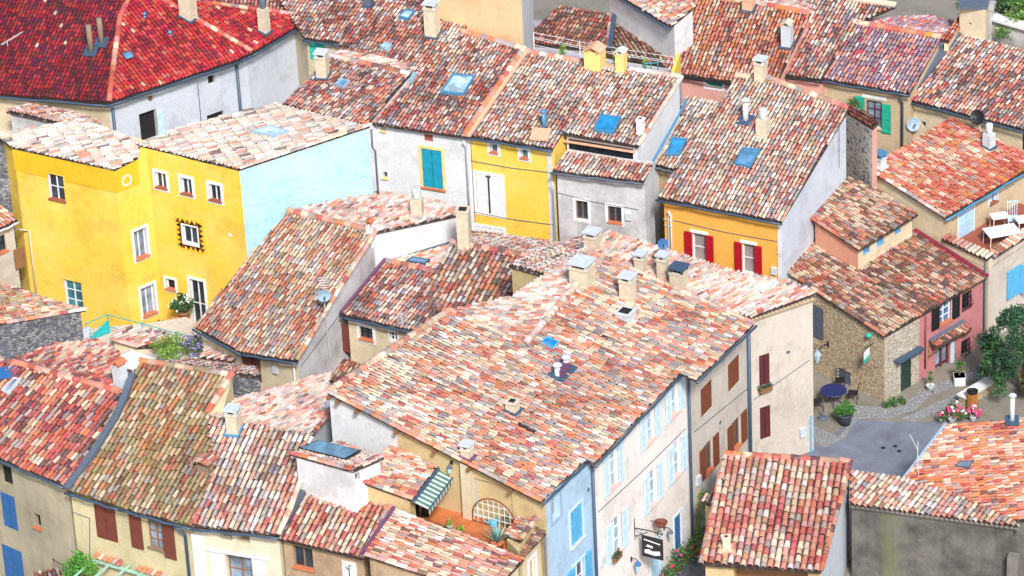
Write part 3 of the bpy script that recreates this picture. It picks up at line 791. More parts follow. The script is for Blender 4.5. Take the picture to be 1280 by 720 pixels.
# lower wing with its own little ridge
H = house('low speckled tile wing squeezed between red mansion and teal shutter house', (400, 180), 0)
p = eave((355, 130), (455, 155), 9.3, (62, -62))
P = roof(H, p, [(352, 131), (400, 143), (458, 156), (512, 93), (414, 71)], (66, -68), 'row', ridge=(3,), gut=())
walls(H, p, [(352, 131), (455, 156), (512, 93), (414, 71)], W_white, 0, [.2, .05, 0, .1])
pb = descend(P[4], P[3], .12)
roof(H, pb, [P[3], P[4], pb.on((428, 62)), pb.on((470, 68)), pb.on((518, 85))], (-60, 8), 'pale', 'pale')
chimney(H, p, (404, 97), .50, 1.1, 'slab', 'cream stone', d=V((.95, -.3, 0)))
skylight(H, p, [(420, 109), (428, 103), (438, 105), (430, 113)], 'grey blue paint', 'blue glass', .2)
# strip behind, with the aqua shutter
H = house('narrow house with aqua double shutter tucked behind the red mansion', (400, 90), 0)
p = eave((383, 48), (424, 55), 8.6, (60, -72))
P = roof(H, p, [(380, 48), (424, 54), (458, 4), (470, -20), (330, -30)], (46, -72), 'row', gut=(0,), verge=(1,))
wl = walls(H, p, [(382, 48), (423, 54), (470, -20), (330, -30)], W_cream, 0, [.2, .05, .1, .1])
shutters(H, wl[0], (387, 54, 407, 76), 'aqua shutter')
# ---- tall peach house whose side wall shows behind the teal shutter house
H = house('tall peach walled building rising behind the long speckled roof', (620, 60), 0)
a, b = hz((535, 46), 9.6), hz((655, 68), 9.6)
Qp = [a, b, b+V((.6, 7, 0)), a+V((3.2, 7, 0))]
pt_ = Plane(a+Zu*4, V((0, -.28, 1)))
wl = walls(H, pt_, Qp, [W_peach, W_white, W_peach, W_peach], 0, 0)
roof(H, pt_, [V((q.x, q.y, pt_.z(q.x, q.y))) for q in (a+V((-.2, -.3, 0)), b+V((.2, -.3, 0)), Qp[2], Qp[3])], V((0, -1, -.28)), 'warm')
# ---- dark roof shed left of the clothes line
H = house('grey lilac walled shed with a dark plum tile roof beyond the washing line', (700, 80), 0)
p = eave((652, 53), (757, 63), 7.2, (32, -50))
P = roof(H, p, [(650, 53), (758, 63), (764, 18), (698, 8)], (40, -62), 'plum', 'dark', verge=(1,))
walls(H, p, [(650, 53), (758, 63), (764, 18), (698, 8)], W_lilac, 0, [.15, .1, 0, .1])
m = MB(); m.bar(P[1]+p.n*.08+V((.15, 0, 0)), P[2]+p.n*.08+V((.15, 0, 0)), .25, .08, side=p.n); m.build('flashing', MC['zinc'], H)
a = hz((655, 20), 8.5); b = hz((800, 20), 8.5)
H = house('grey lilac rear building with a green door behind the plum roof', (720, 10), 0)
wl = walls(H, Plane(V((0, 0, 12)), V((0, .25, 1))), [hz((640, 26), 7.5), hz((775, 34), 7.5), hz((775, 34), 7.5)+V((1, 7, 0)), hz((640, 26), 7.5)+V((1, 7, 0))], W_lilac, 0, 0)
shutters(H, wl[0], (655, 12, 660, 36), 'dark door', leaves=1)
# ---- long eaves roofs at the top, right of the plum roof
H = house('white walled house with a dark gutter and long sloping tile roof at the top edge', (800, 60), 0)
p = eave((782, 0), (838, 33), 9.2, (-8, -40), t=.24)
P = roof(H, p, [(760, -13), (838, 33), (868, 8), (840, -40), (770, -40)], (34, -20), 'mix', gut=(0,))
wl = walls(H, p, [(750, -19), (838, 33), (868, 8), (840, -40)], W_white, 0, [.3, .05, .1, .1])
H = house('dark brown lean-to roof under the long white wall', (800, 70), 0)
q0, q1 = wl[0].on((762, 24), .02), wl[0].on((832, 62), .02)
p = descend(V((q0.x, q0.y, q0.z)), V((q1.x, q1.y, q0.z-.2)), .28, away=False)
P = roof(H, p, [p.p, V((q1.x, q1.y, q0.z-.2)), p.on((836, 84)), p.on((742, 66))], (-20, -30), 'dark', 'dark')
walls(H, p, P, W_beige, 0, [.02, .1, .15, .1])

# ---- yellow house with white shutters + grey loggia house
H = H_y2 = house('narrow yellow house with big white double shutters and two small attic windows', (640, 290), 0)
z = 9.0
p5 = eave((579, 169), (690, 186), z, (68, -100))
P = roof(H, p5, [(582, 169), (690, 186), (757, 83), (656, 65)], (68, -104), 'light', ridge=(2,), gut=(0,))
wl = walls(H, p5, [(582, 169), (690, 186), (757, 83), (656, 65)], W_yel, 0, [.28, .02, 0, .1], reveal=W_white)
W = W5 = wl[0]
for bx in ((613, 180, 622, 191), (651, 187, 660, 198)): window(H, W, bx, surround='white paint', sw=.14, sill='terracotta sill', nx=1, ny=1, pane=MC['teal glass'])
shutters(H, W, (596, 219, 628, 267), 'white paint', 'white paint', 2, None, sw=.13)
c, hw, hh = wbox(W, (610.5, 221, 612.5, 266)); m = MB(); m.box(c+W.n*.02, W.d*.03, W.n*.012, Zu*hh); m.box(c+W.n*.02+Zu*hh, W.d*.12, W.n*.012, Zu*.03); m.build('shutter_bar', MC['black iron'], H)
a = W.on((586, 180), .04); b = W.on((690, 190), .04)
m = MB(); 
for px0 in ((585.5, 190), (687, 200)):
    q = W.on(px0, .012); m.box(V((q.x, q.y, 4.4)), W.d*.12, W.n*.018, Zu*4.4)
m.build('quoin_band', W_white, H)
for k, (pa, pb_) in enumerate((((588, 201), (690, 216)), ((592, 265), (692, 281)))):
    a, b = W.on(pa, .03), W.on(pb_, .03); m = MB(); m.tube([a, (a+b)/2-Zu*.06, b], .018, 5); m.build('wall_cable', MC['lead'], H)
shutters(H, W, (596, 285, 630, 330), 'white paint', 'white paint', 2, None, sw=.13)
flue_pipe(H, p5, (680, 160), .09, .75, 'blue metal', plate=False)
m = MB()
q = p5.on((676, 171)); m.box(q+p5.n*.14, V((1, -.25, 0)).normalized()*.42, V((.25, 1, .2)).normalized()*.42, p5.n*.04); m.build('flashing', MC['peach mortar'], H)
c_ = chimney(H, p5, (744, 84), .78, .85, 'tile', 'yellow render' if False else 'yellow surround', d=W.d, flash=None, cap='peach mortar', dep=.7)
chimney(H, p5, (777, 89), .42, .9, 'tile', 'yellow surround', d=W.d, flash=None, cap='white paint')

H = H_log = house('weathered grey house with a dark strip of attic windows between two tile roofs', (750, 300), 0)
p6 = Plane(p5.p, p5.n)
P = roof(H, p6, [(703, 167), (797, 183), (852, 97), (757, 83)], (66, -102), 'light', ridge=(2,), verge=(1,), cpal='palewhite')
pL = eave((691, 214), (768, 225), 8.1, (60, -92), t=.30)
PL = roof(H, pL, [(690, 213.5), (804, 227), (815, 206), (708, 189)], (18, -26), 'light', gut=(0,), gmat=MC['lead'])
aL, bL = PL[0], PL[1]
wl = walls(H, pL, [(690, 214), (804, 227), (818, 200), (708, 189)], W_oldgrey, 0, [.3, .05, 0, .05])
W6 = wl[0]
gw = walls(H, p6, [(703, 167), (797, 183), (852, 97), (757, 83)], W_white, 0, [.22, .12, 0, .1], name='wall')
c, hw, hh = wbox(gw[0], (711, 180, 791, 193)); x, n = gw[0].d, gw[0].n
gw[0].pr.cut.append((c, x*hw, n*.2, Zu*hh))
m = MB(); g = MB()
for i in range(5): m.box(c+x*(hw*(i/2-1)*.99)-n*.05, x*.035, n*.04, Zu*hh)
for s_ in (-1, 1): m.box(c+Zu*(s_*(hh-.03))-n*.05, x*hw, n*.038, Zu*.03)
o = m.build('attic_window', MC['black shutter'], H); g.box(c-n*.16, x*hw, n*.012, Zu*hh); g.build('pane', MC['window glass'], o)
m = MB(); m.bar(gw[0].on((704, 176), .1), gw[0].on((793, 190), .1), .12, .06); m.build('fascia', MC['peach mortar'], H)
skylight(H, p6, [(742, 166), (751, 147), (777, 150), (767, 170)], 'blue metal', 'azure glass')
chimney(H, p6, (801, 166), .30, .7, 'open', 'white paint', flash=None)
for bx in ((720, 251, 735, 276), (760, 258, 777, 279)): window(H, W6, bx, frame='timber', surround='white paint', sw=.12, sill='terracotta sill' if bx[0] > 750 else 'white paint', nx=2, ny=1)
a = W6.on((692, 225), .06); pipe(H, [a+W6.n*.2, a-Zu*.4, a-Zu*7], .045, MC['slab grey'])
m = MB(); q0, q1 = gw[1].on((858, 126), .04), gw[1].on((810, 212), .04); m.bar(q0, q1, .12, .05); m.build('flashing', MC['blue metal'], H)
# ---- small roof between loggia house and orange house
H = house('narrow link roof with a blue skylight between grey house and orange house', (830, 260), 0)
p = eave((818, 206), (846, 212), 7.2, (56, -84), t=.3)
P = roof(H, p, [(817, 206), (848, 213), (905, 131), (858, 120)], (56, -86), 'light', gut=(0,), gmat=MC['lead'])
wl = walls(H, p, [(817, 206), (848, 213), (905, 131), (858, 120)], [W_warmstone, W_stone, W_stone, W_warmstone], 0, [.35, .1, 0, .1])
skylight(H, p, [(833, 197), (841, 175), (859, 177), (850, 197)], 'blue metal', 'azure glass')
# ---- orange house with red shutters
H = H_org = house('orange house with two pairs of red shutters and a tall white gable side', (900, 350), 0)
p7 = eave((822, 247), (977, 277), 7.5, (76, -134))
P = roof(H, p7, [(822, 247), (977, 277), (1061, 136), (960, 98), (921, 95)], (77, -138), 'light', gut=(0,), ridge=(2, 3), cpal='light')
wl = walls(H, p7, [(822, 247), (977, 277), (1061, 136), (921, 95)], [W_org, W_ice, W_white, W_white], 0, [.3, .14, 0, .14], reveal=W_white)
W7 = W = wl[0]; W7r = wl[1]
for bx in ((866, 292, 883, 328), (928, 305, 944, 342)):
    window(H, W, bx, surround=None, shut='red shutter', shw=.20 if False else None, nx=1, ny=2, pane=MC['drape grey'], sill='white paint')
    c, hw, hh = wbox(W, bx); m = MB(); m.box(c+Zu*(hh+.08)+W.n*.02, W.d*(hw+.1), W.n*.03, Zu*.07); m.build('lintel', MC['white paint'], H)
a = W.on((838, 262), .05); pipe(H, [a+W.n*.2, a-Zu*.3, a-Zu*6], .055, MC['white paint'])
a = W.on((977, 284), .02); m = MB(); m.box(V((a.x, a.y, 3.6))-W.d*.10, W.d*.09, W.n*.02, Zu*3.6); m.build('quoin_band', W_white, H)
skylight(H, p7, [(919, 208), (929, 188), (951, 190), (938, 212)], 'blue metal', 'blue glass')
flue_pipe(H, p7, (932, 152), .13, 1.0, 'slab grey')
chimney(H, p7, (954, 168), .50, .8, 'pot', 'cream stone', d=W.d, flash=None, cap='slab grey')
chimney(H, p7, (951, 98), .46, .8, 'slab', 'cream stone', d=W.d, flash=None)
m = MB(); q = W7r.on((1049, 180), .08); m.tube([q+Zu*.9, q-Zu*1.2], .012, 5)
for k in range(3): m.tube([q+Zu*(.7-.5*k)-W7r.d*.12, q+Zu*(.7-.5*k)+W7r.d*.12], .01, 5)
tag(m.build('wall_antenna', MC['lead']), 'thin wire antenna fixed on the white gable of the orange house', 'antenna')
# ---- stone stub wall behind the orange gable
H = house('tall rubble stone stub with a tiled top beside the orange house white gable', (1075, 235), 0, 'stone wall', 'stone_wall', None)
p = Plane(hz((1078, 146), 8.5), V((-.35, .2, 1)))
P = roof(H, p, [(1056, 140), (1090, 160), (1098, 152), (1064, 131)], (-30, -16), 'coral')
walls(H, p, [(1056, 142), (1090, 160), (1098, 153), (1064, 131)], [W_fresco, W_rose, W_rose, W_rose], 0, [.05, .05, .05, .05])
# ---- upper right row
H = house('pink walled house under a wide orange and cream tile roof with two chimneys', (880, 120), 0)
p = eave((831, 91), (968, 110), 7.0, (30, -92), t=.32)
P = roof(H, p, [(830, 90), (968, 110), (1013, 17), (940, 4), (862, -6)], (34, -88), 'orange', ridge=(2, 3), gut=(0,), gmat=MC['black iron'])
wl = walls(H, p, [(830, 90), (968, 110), (1013, 17), (862, -6)], W_rose, 0, [.3, .05, 0, .1])
pb = descend(P[3], P[2], .2)
roof(H, pb, [P[2], P[3], pb.on((930, -8)), pb.on((1022, 3))], (-60, 8), 'pale', 'pale')
window(H, wl[0], (882, 100, 903, 110), surround='white paint', nx=1, ny=1, pane=MC['green shutter'])
chimney(H, p, (984, 58), .46, 1.1, 'tile', 'slab grey', d=wl[0].d, cap='cream stone')
chimney(H, p, (936, 12), .5, .6, 'open', 'peach mortar', d=wl[0].d)
H = house('house with a dark speckled roof strip left of the purple roof', (1000, 130), 0)
p = eave((968, 93), (1026, 99), 6.9, (48, -86), t=.32)
P = roof(H, p, [(961, 92), (1026, 99), (1070, 30), (1120, 8), (1095, -8), (1014, -8)], (44, -78), 'row', gut=(0,), gmat=MC['black iron'])
wl = walls(H, p, [(966, 93), (1026, 99), (1070, 30), (1022, -6)], W_rose, 0, [.3, .05, .1, .1])
m = MB(); m.bar(p.on((974, 84))+p.n*.08, p.on((1016, 10))+p.n*.08, .28, .08, side=p.n); m.build('flashing', MC['zinc'], H)
m = MB(); m.bar(p.on((996, 50))+p.n*.12, p.on((1014, 17))+p.n*.12, .4, .14, side=p.n); m.build('parapet_strip', W_white, H)
m = MB(); q = p.on((1120, 8)); m.bar(p.on((1060, -1))+p.n*.1, q+p.n*.1, .3, .1, side=p.n); m.build('verge_board', MC['cream stone'], H)
H = H_pur = house('beige house with green shutters under the purple and red speckled tile roof', (1085, 160), 0)
p9 = eave((1025, 99), (1136, 117), 6.8, (44, -70), t=.32)
P = roof(H, p9, [(1024, 98), (1137, 117), (1176, 48), (1066, 29)], (42, -70), 'purple', gut=(0,))
rc = RoofMesh(); rc.caps(P[3]+Zu*.08, P[2]+Zu*.08, p9.n, 'coral', .16); rc.build('ridge_tiles', TM['yel'], H)
wl = walls(H, p9, [(1024, 98), (1137, 117), (1176, 48), (1066, 29)], W_beige, 0, [.3, .1, 0, .1])
W9 = wl[0]
pb = descend(P[3], P[2], .22)
roof(H, pb, [P[2], P[3], pb.on((1100, 24)), pb.on((1158, 20)), pb.on((1192, 28))], (-50, 14), 'purple', 'pale')
pe = Plane(P[2]+Zu*.02, p9.n)
window(H, W9, (1083, 126, 1102, 160), frame='maroon shutter', pane=MC['curtain glass'], nx=2, ny=3, surround=None, sill='cream stone')
for bx in ((1103, 130, 1114, 166), (1069, 120, 1081, 150)):
    c, hw, hh = wbox(W9, bx); m = MB(); leaf_board(m, c+W9.n*.055, W9, hw, hh); m.build('shutter', MC['green shutter'], H)
c, hw, hh = wbox(W9, (1078, 119, 1108, 124)); m = MB(); m.box(c, W9.d*hw, W9.n*.04, Zu*.08); m.build('lintel', MC['white paint'], H)
a = W9.on((1128, 122), .1); pipe(H, [a+W9.n*.2+Zu*.1, a-Zu*.3, a-Zu*6], .06)
H = H_r10 = house('ochre walled house under the broad red grey speckled roof at the upper right edge', (1220, 190), 0)
p10 = eave((1134, 124), (1280, 162), 6.2, (62, -78), t=.32)
P = roof(H, p10, [(1133, 124), (1300, 167), (1330, 74), (1290, 66), (1198, 43)], (62, -80), 'row', gut=(0,))
wl = walls(H, p10, [(1133, 124), (1300, 167), (1330, 74), (1198, 43)], W_cream, 0, [.3, .1, 0, .1])
W10 = wl[0]
m = MB(); m.bar(P[0]+p10.n*.06, P[4]+p10.n*.1, .36, .12, side=p10.n); m.build('flashing', MC['lead'], H)
hole(H, W10, (1152, 152, 1157, 159)); shutters(H, W10, (1278, 166, 1300, 190), 'maroon shutter')
# small stepped red roof and cream wall over it
H = house('cream walled attic with a stepped red tile edge above the purple roof', (1210, 50), 0)
p = eave((1176, 49), (1202, 36), 8.0, (30, -34), t=.3)
P = roof(H, p, [(1176, 50), (1186, 52), (1218, 12), (1208, 6)], (30, -40), 'coral', 'yel')
walls(H, p, [(1178, 50), (1186, 52), (1218, 12), (1208, 6)], W_cream, 7.2, .06)
wl = walls(H, Plane(hz((1215, 10), 9.8), V((.05, .05, 1))), [(q1 := p10.on((1199, 43))), (q2 := p10.on((1232, 51))), q2+V((.3, 1.2, 0)), q1+V((.3, 1.2, 0))], W_cream, 6, 0, ztop=q1.z+1.55)
m = MB(); q = (q1+q2)/2+V((.15, .6, 0)); m.box(V((q.x, q.y, q1.z+1.6)), V((.68, -.13, 0)), V((.2, .8, 0)), Zu*.06); m.build('wall_coping', MC['lead'], H)
hole(H, wl[0], (1211, 28, 1214, 31))
H = house('grey weathered stone building at the top right edge', (1150, 10), 0)
walls(H, Plane(V((0, 0, 12)), V((0, .3, 1))), [hz((1090, 40), 6.5), hz((1205, 44), 6.5), hz((1205, 44), 6.5)+V((0, 6, 0)), hz((1090, 40), 6.5)+V((0, 6, 0))], [W_oldgrey, W_oldgrey, W_oldgrey, W_oldgrey], 0, 0)
H = house('low garden wall with a capped pier below the trees at the upper right corner', (1250, 45), 0, 'garden wall', 'garden_wall', None)
a, b = hz((1240, 36), 7.0), hz((1330, 62), 7.0)
wl = walls(H, Plane(V((0, 0, 7.6)), Zu), [a, b, b+V((.1, .5, 0)), a+V((.1, .5, 0))], [W_oldgrey, W_cream, W_cream, W_cream], 0, 0, ztop=7.5)
m = MB(); m.bar(V((a.x, a.y+.2, 7.55)), V((b.x, b.y+.2, 7.55)), .7, .1); m.build('coping', W_white, H)
m = MB(); m.box(V((a.x-.3, a.y+.2, 4)), V((.35, -.1, 0)), V((.1, .35, 0)), Zu*4.1); m.box(V((a.x-.3, a.y+.2, 8.15)), V((.42, -.1, 0)), V((.1, .42, 0)), Zu*.07); m.build('pier', W_oldgrey, H)
a = hz((1225, 50), 6.2); b = hz((1300, 66), 6.2)
m = MB(); m.prism([a+V((0, 2.2, 0)), b+V((0, 2.2, 0)), b, a], V((0, 0, -.4))); m.build('terrace_slab', MC['peach mortar'], H)

# ---- coral roof house with roof terrace
H = H_T = house('beige house with coral tile roof and a small roof terrace with pale blue door', (1185, 330), 0)
pT = eave((1182, 272), (1280, 213), 5.5, (-90, -54))
P = roof(H, pT, [(1091, 214), (1182, 272), (1300, 202), (1300, 200), (1232, 168), (1190, 147), (1104, 198)], (-88, -55), 'coral', 'yel', gut=(1,), verge=(0,), cpal='light', gmat=MC['blue metal'])
wl = walls(H, pT, [(1091, 214), (1182, 272), (1300, 202), (1190, 147)], [W_cream, W_beige, W_cream, W_cream], 0, [.16, .25, .1, .1], reveal=W_white)
WT = wl[1]; WTl = wl[0]
zt = 3.75
D0 = WTl.P if (WTl.P-V((P[1].x, P[1].y, 0))).length < (WTl.Q-V((P[1].x, P[1].y, 0))).length else WTl.Q
# terrace block in front of the door, bounded by a low tiled parapet
c0 = hz((1236, 323), 4.3); c1 = hz((1330, 262), 4.3); 
corner = V((D0.x, D0.y, 0))
fl = [corner, V((c0.x, c0.y, 0)), V((c1.x, c1.y, 0)), corner+WT.d*5.6]
tw = walls(H, Plane(V((0, 0, zt)), Zu), fl, [W_cream, W_tan, W_tan, W_tan], 0, [.0, 0, 0, .3], ztop=zt)
WTa, WTb = tw[0], tw[1]
mf = MB(); mf.prism([V((p.x, p.y, zt+.03)) for p in fl], -Zu*.026); mf.build('terrace_floor', MC['brick red'], H)
def parapet(H, a, b, zlo, ztop, mat, pal, w=.28, inn=None, nm='parapet'):
    e = V((b.x-a.x, b.y-a.y, 0)); L = e.length; e.normalize(); nn = inn
    A, B = V((a.x, a.y, 0)), V((b.x, b.y, 0))
    m = MB(); m.prism([A+Zu*zlo, B+Zu*zlo, B+nn*w+Zu*zlo, A+nn*w+Zu*zlo], Zu*(ztop-zlo)); o = m.build(nm, mat, H)
    R = RoofMesh(); nml = (Zu-nn*.3).normalized()
    pts = [A-nn*.12+Zu*ztop, B-nn*.12+Zu*ztop, B+nn*(w+.06)+Zu*(ztop+.3*(w+.18)), A+nn*(w+.06)+Zu*(ztop+.3*(w+.18))]
    pts = [p+Zu*.06 for p in pts]
    n_ = (pts[1]-pts[0]).cross(pts[3]-pts[0]).normalized()
    if n_.z < 0: n_ = -n_; pts = pts[::-1]
    R.slab(pts, n_, .06, .012); R.field(pts, n_, (-nn-Zu*.3).normalized(), pal, .24, .6, 0)
    R.build('coping_tiles', TM['std'], o)
    return o
inn = V((-WTa.n.x, -WTa.n.y, 0)); parapet(H, corner-WTa.d*0, V((c0.x, c0.y, 0)), zt-.02, zt+.45, W_cream, 'light', .25, inn)
inn2 = V((-WTb.n.x, -WTb.n.y, 0)); parapet(H, V((c0.x, c0.y, 0))+WTb.d*.26, V((c1.x, c1.y, 0)), zt-.02, zt+.42, W_tan, 'light', .25, inn2)
shutters(H, WT, (1198, 256, 1217, 299), 'door blue', 'white paint', 2, sw=.05)
window(H, WT, (1237, 241, 1246, 254), surround='pale blue shutter', sw=.08, pane=MC['blue glass'], sill='brick red')
c, hw, hh = wbox(WTb, (1258, 336, 1272, 371)); m = MB(); leaf_board(m, c+WTb.n*.05, WTb, hw, hh); o = m.build('shutter', MC['sky shutter'], H)
m = MB(); m.box(c+WTb.d*(hw+.12)+WTb.n*.18, (WTb.d*.35+WTb.n).normalized()*.20, WTb.d*.02, Zu*hh); m.build('shutter', MC['sky shutter'], H)
chimney(H, pT, (1236, 185), .42, .75, 'pot', 'slab grey', d=WT.d, cap='slab grey')
chimney(H, pT, (1100, 210), .42, .55, 'slab', 'slab grey', d=WT.d, cap='blue metal', flash='slab grey')
a = WTa.on((1232, 328), .06); pipe(H, [a+Zu*.2, a-Zu*6], .035, MC['lead'])

# ---- stone house and pink house under one big roof
H = H_S = house('rubble stone cottage with rust plum tile roof and a salmon dormer storey', (1105, 505), 0)
pS = eave((1106, 420), (1233, 347), 3.4, (-125, -80))
splitp = (1150, 396)
tl = (-124, -80)
sp2 = (1058, 317)
P = roof(H, pS, [(981, 338), (1106, 420), (1152, 393.5), (1062, 330), (1030, 312), (1040, 262), (1062, 235)], (-124, -81), 'dark', 'dark', verge=(0,), cpal='dark')
wl = walls(H, pS, [(981, 338), (1106, 420), (1152, 393.5), (1040, 315)], [W_stone, W_stone2, W_stone, W_stone], 0, [.12, .12, 0, 0], reveal=W_stone2)
WS, WS2 = wl[0], wl[1]
shutters(H, WS, (1013, 383, 1029, 424), 'grey blue shutter', leaves=2)
hole(H, WS, (1012, 468, 1022, 490), pane=MC['grey blue shutter'], depth=.1); hole(H, WS, (1047, 463, 1063, 500), pane=MC['grey blue shutter'], depth=.1)
shutters(H, WS2, (1126, 445, 1139, 491), 'dark door', leaves=1)
c, hw, hh = wbox(WS2, (1126, 445, 1139, 491)); m = MB(); m.box(c+Zu*(hh+.1)+WS2.n*.15, WS2.d*(hw+.5), WS2.n*.2, Zu*.05); m.build('door_hood', MC['zinc'], H)
m = MB(); q = WS.on((1079, 441), .05)
# dormer storey
z1 = hz((1075, 311), 5.9)
pD = eave((1075, 311), (1147, 268), 5.35, (-60, -38), t=.25)
PD = roof(H, pD, [(1014, 273), (1075, 312), (1148, 268), (1096, 236), (1062, 221)], (-124, -80), 'dark', 'dark', verge=(0,), cpal='dark')
wd = walls(H, pD, [(1015, 274), (1075, 311), (1147, 268), (1062, 222)], [W_salmon, W_cream, W_cream, W_salmon], 2.0, [.12, .2, .1, .1])
for bx in ((1079, 308, 1087, 317), (1096, 297, 1105, 307), (1118, 283, 1126, 292)): window(H, wd[1], bx, frame='sky shutter', pane=MC['blue glass'], nx=2, ny=1, depth=.1)
m = MB(); a, b = pS.on((1013, 300))+pS.n*.1, pS.on((1073, 329))+pS.n*.1; m.bar(a, b, .2, .06, side=pS.n); m.build('flashing', MC['wine flashing'], H)
H = H_P = house('narrow pink house with black shutters and a small tiled door canopy', (1190, 480), 0)
P = roof(H, pS, [(1152, 393.5), (1234, 347), (1143, 289), (1075, 326), (1062, 330)], (-124, -81), 'dark', 'dark', gut=())
wl = walls(H, pS, [(1152, 393.5), (1234, 347), (1143, 289), (1062, 330)], W_pink, 0, [.14, .12, 0, .005])
WP = wl[0]
m = MB(); m.bar(P[1]+pS.n*.08, P[2]+pS.n*.08, .2, .1, side=pS.n); m.build('flashing', MC['wine flashing'], H)
window(H, WP, (1173, 378, 1189, 404), shut='black shutter', pane=MC['blue glass'], nx=2, ny=3, surround='pale blue shutter', sw=.05, sill='terracotta sill')
window(H, WP, (1203, 366, 1213, 386), pane=MC['window glass'], frame='black shutter', bars=True, surround='black iron', sw=.03)
window(H, WP, (1202, 425, 1211, 447), pane=MC['window glass'], frame='black shutter', bars=True, surround='black iron', sw=.03)
c, hw, hh = wbox(WP, (1169, 434, 1187, 477)); WP.pr.cut.append((c, WP.d*hw, WP.n*.2, Zu*hh))
m = MB(); 
for k in (-1, 0, 1): m.box(c-WP.n*.12+WP.d*(k*(hw-.05)), WP.d*.05, WP.n*.03, Zu*hh)
for k in (-1, 0, 1): m.box(c-WP.n*.12+Zu*(k*(hh-.05)), WP.d*hw, WP.n*.028, Zu*.05)
o = m.build('door', MC['maroon shutter'], H); g = MB(); g.box(c-WP.n*.16, WP.d*hw, WP.n*.01, Zu*hh); g.build('pane', MC['curtain glass'], o)
m = MB(); m.box(c+WP.d*(hw+.14)+WP.n*.03, WP.d*.1, WP.n*.03, Zu*hh); m.build('door_jamb', MC['pale blue shutter'], H)
m = MB(); m.box(c-Zu*(hh-.06)+WP.n*.3, WP.d*(hw+.2), WP.n*.32, Zu*.06); m.build('doorstep', MC['terracotta sill'], H)
# canopy
a, b = WP.on((1161, 424), .02), WP.on((1204, 405), .02); zc = (a.z+b.z)/2
pc = descend(V((a.x, a.y, zc)), V((b.x, b.y, zc)), .3, away=False)
q = lambda p, s_: V((p.x, p.y, zc))+WP.n*s_-Zu*(.3*s_)
Pc = [q(a, 0), q(b, 0), q(b, .50), q(a, .50)]
roof(H, pc, Pc, WP.n-Zu*.3, 'dark', 'dark', name='canopy', th=.07)
m = MB(); m.bar(q(a, 0)+pc.n*.08, q(b, 0)+pc.n*.08, .25, .07, side=pc.n); m.build('flashing', MC['lead'], H)
m = MB()
for p_ in (a, b): m.bar(q(p_, .44)-Zu*.14, V((p_.x, p_.y, zc-.8)), .07, .07); m.bar(V((p_.x, p_.y, zc-.1)), V((p_.x, p_.y, zc-.8)), .07, .06)
m.build('bracket', MC['timber'], H)
a = WP.on((1157, 396), .05); pipe(H, [a, a-Zu*2.6], .04, MC['russet shutter'])

# ---- long facade row: blue, cream, tan, end house
zF = 8.9
pF = eave((743, 580), (870, 446), zF, (-100, -48), lo=.24, hi=.36)
fa, fb = hz((743, 580), zF), hz((870, 446), zF); fd = (fb-fa); fd.z = 0; fd.normalize()
fin = V((-fd.y, fd.x, 0)); fin = fin if fin.dot(pF.up) > 0 else -fin
fo = V((fa.x, fa.y, 0))+fin*.45            # facade line
def onf(P): s_ = (V((P.x, P.y, 0))-fo).dot(fd); return fo+fd*s_
FW = Wall(fo-fd*10, fo+fd*20, None)
def inside(P, d): return P+fin*d
TL = (-100, -49)
def strip(H, label_poly, s0, s1, ridge_px0, ridge_px1, mat, **kw):
    """wall prism from facade parameter s0 to s1 back to the ridge"""
    a, b = fo+fd*s0, fo+fd*s1
    r = (pF.on(ridge_px0)-a).dot(fin); 
    return walls(H, pF, [a, b, b+fin*r, a+fin*r], mat, 0, [0, 0, 0, 0], **kw)
def spar(px): return (FW.on(px)-fo).dot(fd)
_g, _k = pF.on((943, 405))-fo, pF.on((745, 318))-fo
_g, _k = (_g.dot(fd), _g.dot(fin)), (_k.dot(fd), _k.dot(fin))
st1 = min(spar((938, 470)), _g[0]+(_k[0]-_g[0])*(0-_g[1])/(_k[1]-_g[1])-.05)
st1c = st1
H = H_blue = house('powder blue house front with closed blue shutters under the huge coral cream roof', (710, 700), 0)
PBl = roof(H, pF, [(677, 627), (732, 575), (480, 443), (410, 490)], TL, 'mix', verge=(3,), gut=(0,), ridge=(2,))
sb0, sb1, st0 = spar((686, 660)), spar((743, 620)), spar((864, 520))
rr = (pF.on((445, 466))-fo).dot(fin)
gb = (pF.on((410, 490))-fo).dot(fd)
a, b = fo+fd*sb0, fo+fd*sb1
G0 = PBl[0]; G1 = PBl[3]                   # gable rake ends
wl = walls(H, pF, [V((G0.x, G0.y, 0))+fin*.0, fo+fd*sb1-fin*0, fo+fd*sb1+fin*rr, V((G1.x, G1.y, 0))], [W_lblue, W_cream, W_cream, W_terr], 0, [.0, 0, 0, .30], reveal=W_lblue)
WB = wl[0]; WG = wl[3]
window(H, WB, (689, 614, 700, 650), frame='grey blue paint', surround='grey blue paint', sw=.12, pane=MC['drape grey'], nx=2, ny=2, depth=.3)
shutters(H, WB, (713, 633, 728, 678), 'sky shutter', 'pale blue shutter', 2, 'slab grey', sw=.10)
window(H, WB, (717, 701, 731, 745), shut='sky shutter', pane=MC['window glass'], surround='pale blue shutter', sw=.08)
a = FW.on((741, 590), .12); pipe(H, [a+Zu*.5, a-Zu*9], .06)
pipe(H, [PBl[1]-Zu*.12, PBl[1]-Zu*.12+fd*.9], .06, name='gutter_end')
